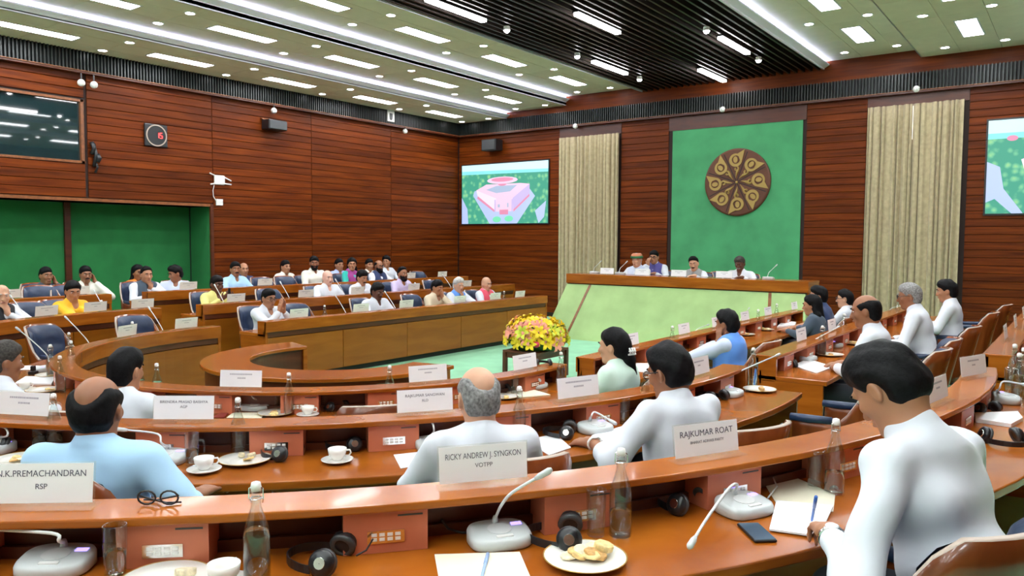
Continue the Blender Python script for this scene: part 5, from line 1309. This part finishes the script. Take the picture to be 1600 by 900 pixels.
# --- nearest desk
mic_px('microphone at the left edge of the nearest desk', 3, 88, 890, [(92, 845, .985), (80, 833, 1.0), (-40, 826, 1.0)])
tumbler('water glass beside the left microphone on the nearest desk', at(3, 181, 903), True)
bottle('half-full swing-top bottle left of the headphones on the nearest desk', at(3, 402, 912), True, .6)
headphones('black headphones plugged into the second socket panel of the nearest desk', at(3, 515, 882), IMR+math.pi/2-.2)
def cord(label, pts, mat=BLK, r=.0028):
    a = Vector(pts[0]); t = thing('cord', label, 'cord', a); MB().tube([Vector(p)-a for p in pts], r, 6).build('wire', mat, t, True)
cord('thin headphone wire running to the second socket panel', [at_z(557, 868, Z3+.03), at_z(572, 860, Z3+.03), at_z(583, 842, Z3+.055)])
mic_px('large grey microphone in front of the centre name card', 3, 780, 848, [(783, 790, 1.0), (800, 770, 1.05), (838, 747, 1.10)])
cord('black cable behind the centre microphone', [at_z(690, 812, Z3+.06), at_z(700, 826, Z3+.02), at_z(720, 832, Z3+.01), at_z(738, 833, Z3+.01)], BLK, .004)
sheet_px('paper_pad', 'cream paper pad with a pen at the bottom centre', 'paper', 3, [(679, 868), (812, 864), (838, 925), (690, 930)], CREAM, th=.004)
pen('blue and white pen lying on the cream pad', at_z(752, 905, Z3+.009), at_z(762, 866, Z3+.009), WHITEBLUE)
headphones('black headphones between the centre microphone and the snack plate', at(3, 884, 846), IMR+math.pi/2-.1)
plate('gold-rimmed plate with chips and pastry on the nearest desk', at(3, 914, 878), 9, 3, sc=1.02)
tumbler('empty tall glass behind the snack plate', at(3, 931, 836))
bottle('clear swing-top bottle behind the snack plate', at(3, 969, 836), False, .3)
headphones('black headphones left of the third socket panel by the large name card', at(3, 1075, 795), IMR+math.pi/2-.9)
mic_px('white microphone with its neck bent down beside the phone', 3, 1162, 800, [(1152, 757, .99), (1140, 762, 1.01), (1108, 805, .97), (1086, 840, .94)])
t = thing('smartphone', 'dark blue smartphone lying before the bent microphone', 'phone', at(3, 1182, 834), IMR+1.65)
MB().box(-.075, .075, -.037, .037, 0, .009).build('body', BLK, t, bevel=.004); MB().box(-.071, .071, -.034, .034, .009, .0098).build('screen', plain('phone_glass', (.03, .08, .13), .15), t)
sheet_px('folder', 'cream folder under the writing man\'s notebook', 'folder', 3, [(1192, 752), (1236, 744), (1305, 774), (1302, 800), (1216, 792)], CREAM, th=.003)
sheet_px('notebook', 'white notebook page the man writes on', 'notebook', 3, [(1213, 784), (1302, 792), (1280, 840), (1202, 829)], PAPER, .004, .006)
pen('blue pen standing in the writing man\'s hand', at_z(1268, 815, Z3+.012), at_z(1275, 777, Z3+.13), BLUEP)
tumbler('glass beside the right bottle on the nearest desk', at(3, 1274, 764))
bottle('swing-top bottle in front of the writing man', at(3, 1303, 770), False, 1.0)
cord('grey cable looping over the cream folder', [at_z(1192, 742, Z3+.02), at_z(1208, 746, Z3+.03), at_z(1214, 760, Z3+.02), at_z(1200, 778, Z3+.01)], GREYP, .003)
plate('plate rim at the bottom edge left of the bottle', at(3, 258, 914), 2, 5)
cup('white cup at the bottom edge beside the left bottle', at(3, 350, 918), 2)
headphones('black headphones lying right of the writing man', at(3, 1566, 692), IMR-math.pi/2-1.6)
sheet_px('folder', 'white folder stack right of the writing man', 'folder', 3, [(1523, 650), (1590, 648), (1598, 658), (1580, 668), (1524, 660)], PAPER, th=.02)
mic_px('microphone beside the bottles at the right edge', 3, 1572, 628, [(1562, 606, .985), (1568, 596, 1.0), (1596, 600, .99)])
headphones('black headphones behind the folder at the right edge', at(3, 1540, 645), IMR+.4, sc=.9)
for k, (x, y) in enumerate(((1590, 624), (1597, 612), (1583, 604))): bottle(('front', 'right', 'rear')[k]+' one of three bottles clustered at the right edge', at(3, x, y), k != 1, k)
tumbler('glass beside the three bottles at the right edge', at(3, 1577, 612))
headphones('black headphones on the end of the right-edge desk', at_z(1566, 545, Z3+.0), .5, sc=.9)
# folded eyeglasses on the nearest ledge
p = at_z(247, 790, ZL[3]+.001); t = thing('spectacles', 'folded dark spectacles on the nearest ledge', 'glasses', p, IMR)
for s in (-1, 1): MB().tube([(s*.033+.026*math.cos(k*.449), .0, .024+.02*math.sin(k*.449)) for k in range(15)], .003, 6).build('rim', BLK, t, True)
for s in (-1, 1): MB().tube([(s*.06, 0, .03), (-s*.02, .02+.012*s, .006), (-s*.06, .03+.01*s, .004)], .003, 6).build('temple', BLK, t, True)
# --- middle desk
mic_px('microphone at the left edge of the middle desk', 2, -10, 706, [(12, 680, .87), (6, 668, .89), (-30, 665, .9)])
headphones('black headphones at the left edge of the middle desk', at(2, 36, 702), IMR+.5)
tumbler('glass beside the bottle left of the man in light blue', at(2, 61, 706), True)
bottle('bottle left of the man in light blue', at(2, 86, 703), False)
plate('plate of snacks left of the man in light blue', at(2, 32, 722), 4, 7)
mic_px('microphone right of the man in light blue', 2, 258, 722, [(252, 692, .87), (246, 678, .90), (198, 672, .92)])
tumbler('glass mug with handle behind the white cup', at(2, 300, 727), True, IMR)
cup('white cup and saucer right of the man in light blue', at(2, 319, 737), IMR+.5)
bottle('bottle behind the snack plate on the middle desk', at(2, 373, 711), True)
plate('snack plate left of the middle headphones', at(2, 383, 722), 3, 8, sc=1.0)
headphones('black headphones right of the snack plate on the middle desk', at(2, 447, 714), IMR+math.pi/2-.3)
cup('white cup and saucer in the middle of the middle desk', at(2, 527, 722), IMR+.2)
headphones('black headphones beside the middle socket panel', at(2, 548, 699), IMR+math.pi/2+.3)
mic_px('microphone left of the grey-haired man', 2, 680, 700, [(678, 672, .87), (676, 662, .895), (670, 658, .90)])
sheet_px('paper', 'white paper left of the grey-haired man', 'paper', 2, [(615, 711), (652, 707), (664, 726), (626, 732)], PAPER)
sheet_px('paper', 'white papers between the grey-haired man and the reaching hand', 'paper', 2, [(822, 688), (868, 679), (892, 700), (858, 712)], PAPER, th=.004)
bottle('bottle right of the grey-haired man', at(2, 811, 686), False)
headphones('black headphones near the reaching hand', at(2, 884, 681), IMR+math.pi/2-.2)
mic_px('white microphone above the reaching hand', 2, 930, 674, [(924, 650, .875), (930, 644, .885), (952, 656, .86)])
tumbler('tall glass beside the reaching man\'s shoulder', at(2, 975, 662))
sheet_px('notebook', 'open notebook under the reaching man\'s arm', 'notebook', 2, [(925, 682), (975, 667), (1000, 690), (962, 700)], PAPER, th=.008)
bottle('bottle half hidden by the reaching man\'s face', at(2, 1008, 650), True)
headphones('black headphones right of the reaching man\'s shoulder', at(2, 1118, 626), IMR+.6)
mic_px('white microphone with long neck at the right end of the middle desk', 2, 1142, 618, [(1136, 595, .865), (1150, 583, .90), (1212, 556, .985)])
plate('snack plate at the right end of the middle desk', at(2, 1187, 611), 3, 9, sc=.95)
bottle('bottle at the right end of the middle desk', at(2, 1176, 603), True)
# --- inner desk
headphones('black headphones at the inner desk left of the red file', at(1, 332, 644), IMR+.4, sc=.9)
sheet_px('file', 'dark red file on the inner desk', 'folder', 1, [(330, 653), (352, 643), (361, 643), (350, 653)], plain('red_card', (.25, .03, .02), .6), th=.006)
mic_px('microphone behind the cream papers on the inner desk', 1, 400, 640, [(396, 622, .745), (388, 612, .77), (371, 603, .79)])
sheet_px('paper', 'white and cream papers on the inner desk', 'paper', 1, [(354, 653), (364, 645), (411, 645), (409, 654)], CREAM, th=.003)
plate('snack plate beside the pink-tinted bottle on the inner desk', at(1, 430, 648), 3, 11, sc=.95)
tumbler('glass beside the pink-tinted bottle on the inner desk', at(1, 435, 640), True)
bottle('bottle in front of a salmon panel on the inner desk left', at(1, 452, 647), True)
cup('white cup and saucer on the inner desk', at(1, 481, 650), IMR)
headphones('black headphones in the inner desk compartment', at(1, 526, 640), IMR+.9, sc=.9)
tumbler('glass beside the bottle on the inner desk, centre', at(1, 595, 633), True)
bottle('bottle in front of a salmon panel on the inner desk centre', at(1, 609, 632), True)
mic_px('microphone with long neck on the inner desk centre', 1, 655, 622, [(653, 610, .745), (664, 598, .775), (690, 582, .82)])
headphones('black headphones beyond the grey-haired man', at(1, 782, 614), IMR+.9, sc=.9)
plate('plate beyond the grey-haired man\'s head', at(1, 787, 622), 2, 12, sc=.9)
sheet_px('notebook', 'open notebook on the inner desk right', 'notebook', 1, [(790, 613), (830, 609), (860, 618), (812, 622)], CREAM, th=.008)
mic_px('white microphone in the last compartment of the inner desk', 1, 838, 606, [(833, 590, .735), (836, 584, .75), (842, 592, .73)])
bottle('bottle at the right end of the inner desk', at(1, 876, 604), True)
tumbler('glass on the notebook side of the inner desk', at(1, 804, 617))
headphones('black headphones with silver caps on the inner ledge below the flowers', at_z(848, 571, ZL[1]+.001), IMR+.1, sc=.8)
bottle('bottle behind the black-haired man at the inner desk left', at(1, 246, 628), True)
bottle('bottle beside the ear of the black-haired man', at(1, 219, 625), True)
for k, (x, y) in enumerate(((95, 613), (80, 590), (112, 582))): bottle(('front', 'middle', 'rear')[k]+' bottle of the cluster by the inner desk\'s left bend', at(1, x, y), True, k)
plate('green-tinted plate beside the cluster of bottles at the left bend', at(1, 68, 612), 2, 14)
plate('far plate beside the papers at the left bend', at(1, 80, 588), 2, 15)
cup('white cup beside the man at the left edge', at(1, 39, 610), IMR)
sheet_px('paper', 'pile of papers at the left bend of the inner desk', 'paper', 1, [(24, 600), (40, 590), (88, 590), (80, 602)], PAPER, th=.012)
sheet_px('paper', 'long white sheet at the left bend of the inner desk', 'paper', 1, [(30, 578), (32, 572), (88, 572), (90, 578)], PAPER, th=.004)
t = thing('card_reader', 'black gadget standing on papers at the left bend', 'gadget', at(1, 52, 585), IMR); MB().box(-.03, .03, -.03, .03, 0, .03).build('foot', BLK, t, bevel=.006); MB().box(-.015, .015, -.02, .02, .03, .075).build('stem', BLK, t, bevel=.006)
# microphones of the far rows
for k, (lab, row, i, px, py) in enumerate((('white microphone before the nearest empty chair at the left bend', 'C', 1, 98, 552), ('white microphone left of the second empty chair', 'C', 1, 175, 533), ('white microphone near the far end of the inner curved desk', 'C', 1, 274, 516),
    ('white microphone left of the woman in yellow', 'C', 2, 64, 496), ('white microphone right of the woman in yellow', 'C', 2, 183, 486), ('white microphone right of the man in lemon yellow', 'L', 2, 363, 473), ('white microphone left of the bald man in the kurta', 'L', 2, 464, 466), ('white microphone between the bald man and the moustached man', 'L', 2, 547, 460),
    ('white microphone left of the man in the wide white shirt', 'L', 1, 553, 489), ('white microphone before the man in beige', 'L', 1, 645, 483), ('white microphone behind the white-haired man', 'L', 2, 715, 449))):
    p = at_z(px, py, ZL[i]); tt = math.degrees(math.atan2(p.y-CY, p.x-CX)) if row == 'C' else p.y
    rowmic(lab, row, i, tt, up=.30, out=.20)
for k, (lab, px, i) in enumerate((('white microphone beside the left dais name card', 928, 1), ('white microphone left of the capped man on the dais', 968, 1), ('white microphone at the right end of the dais desk', 1200, 1))):
    p = at_y(px, 425, 12.95); mic(lab, (p.x, 12.98, 1.201), math.pi/2, [(.02, 0, .06), (.05, .03, .10), (.10, .06, .16)])
# far bottles
for lab, row, i, px, py, dr in (('small bottle by the second empty chair at the left bend', 'C', 1, 156, 540, .25), ('small bottle before the blue chair on the inner curved desk', 'C', 1, 233, 522, .25), ('small bottle right of the woman in yellow', 'C', 2, 185, 487, .25), ('small bottle right of the empty chair, front left desk', 'L', 1, 518, 492, .25), ('small bottle at the far end of the front left desk', 'L', 1, 794, 466, .25), ('small bottle left of the lilac shirt', 'L', 2, 602, 456, .25), ('small bottle right of the lilac shirt', 'L', 2, 661, 453, .25)):
    p = at_z(px, py, ZL[i]); tt = math.degrees(math.atan2(p.y-CY, p.x-CX)) if row == 'C' else p.y
    q, a = place(row, tt, RI[i]+dr); bottle(lab, (q[0], q[1], ZZ[i]), True)
# --- right bank
mic_px('microphone on the front right desk beyond the hair-clip woman', 1, 1005, 562, [(1001, 545, .74), (1008, 536, .76), (1022, 534, .77)], 'R')
sheet_px('paper', 'white papers right of the hair-clip woman', 'paper', 1, [(983, 567), (1015, 568), (1012, 582), (990, 580)], PAPER, th=.003)
tumbler('glass on the front right desk above the black-haired man', at(1, 1037, 553))
bottle('bottle on the front right desk above the black-haired man', at(1, 1050, 550), True)
mic_px('microphone left of the blue waistcoat man', 1, 1087, 541, [(1083, 524, .74), (1090, 514, .77), (1105, 508, .79)], 'R')
headphones('black headphones left of the blue waistcoat man', at(1, 1106, 540), .4, sc=.9)
plate('plate right of the blue waistcoat man\'s head', at(1, 1165, 524), 3, 21)
plate('second plate along the front right desk', at(1, 1195, 516), 3, 22)
bottle('bottle along the front right desk, left of the papers', at(1, 1184, 516), True)
mic_px('microphone with tip against the green slope', 1, 1142, 525, [(1152, 506, .74), (1160, 494, .80), (1170, 482, .86)], 'R')
sheet_px('paper', 'curved stack of white papers before the long-haired woman', 'paper', 1, [(1214, 512), (1224, 503), (1244, 505), (1242, 510)], PAPER, th=.02)
for k, (x, y) in enumerate(((1213, 504), (1246, 492))): bottle(('left', 'right')[k]+' bottle beside the long-haired woman\'s papers', at(1, x, y), True)
tumbler('glass beside the long-haired woman\'s papers', at(1, 1206, 508))
mic_px('white microphone at the near end of the middle right desk', 2, 1262, 563, [(1254, 548, .865), (1262, 537, .895), (1308, 512, 1.0)], 'R')
headphones('black headphones at the near end of the middle right desk', at(2, 1228, 573), .5, sc=.95)
sheet_px('paper', 'crumpled white papers at the near end of the middle right desk', 'paper', 2, [(1238, 572), (1262, 562), (1302, 574), (1276, 584)], PAPER, th=.008)
plate('plate behind the crumpled papers, middle right desk', at(2, 1297, 556), 3, 23)
bottle('bottle behind the microphone on the middle right desk', at(2, 1284, 556), True)
bottle('bottle left of the balding man, middle right desk', at(2, 1318, 530), True)
plate('plate beside the balding man, middle right desk', at(2, 1335, 538), 3, 24)
mic_px('microphone beside the balding man, middle right desk', 2, 1304, 542, [(1306, 524, .865), (1316, 517, .88), (1334, 514, .9)], 'R')
mic_px('microphone before the heavy grey-haired man', 2, 1392, 497, [(1388, 488, .865), (1394, 481, .885), (1408, 478, .9)], 'R')
bottle('bottle before the heavy grey-haired man', at(2, 1402, 500), True)
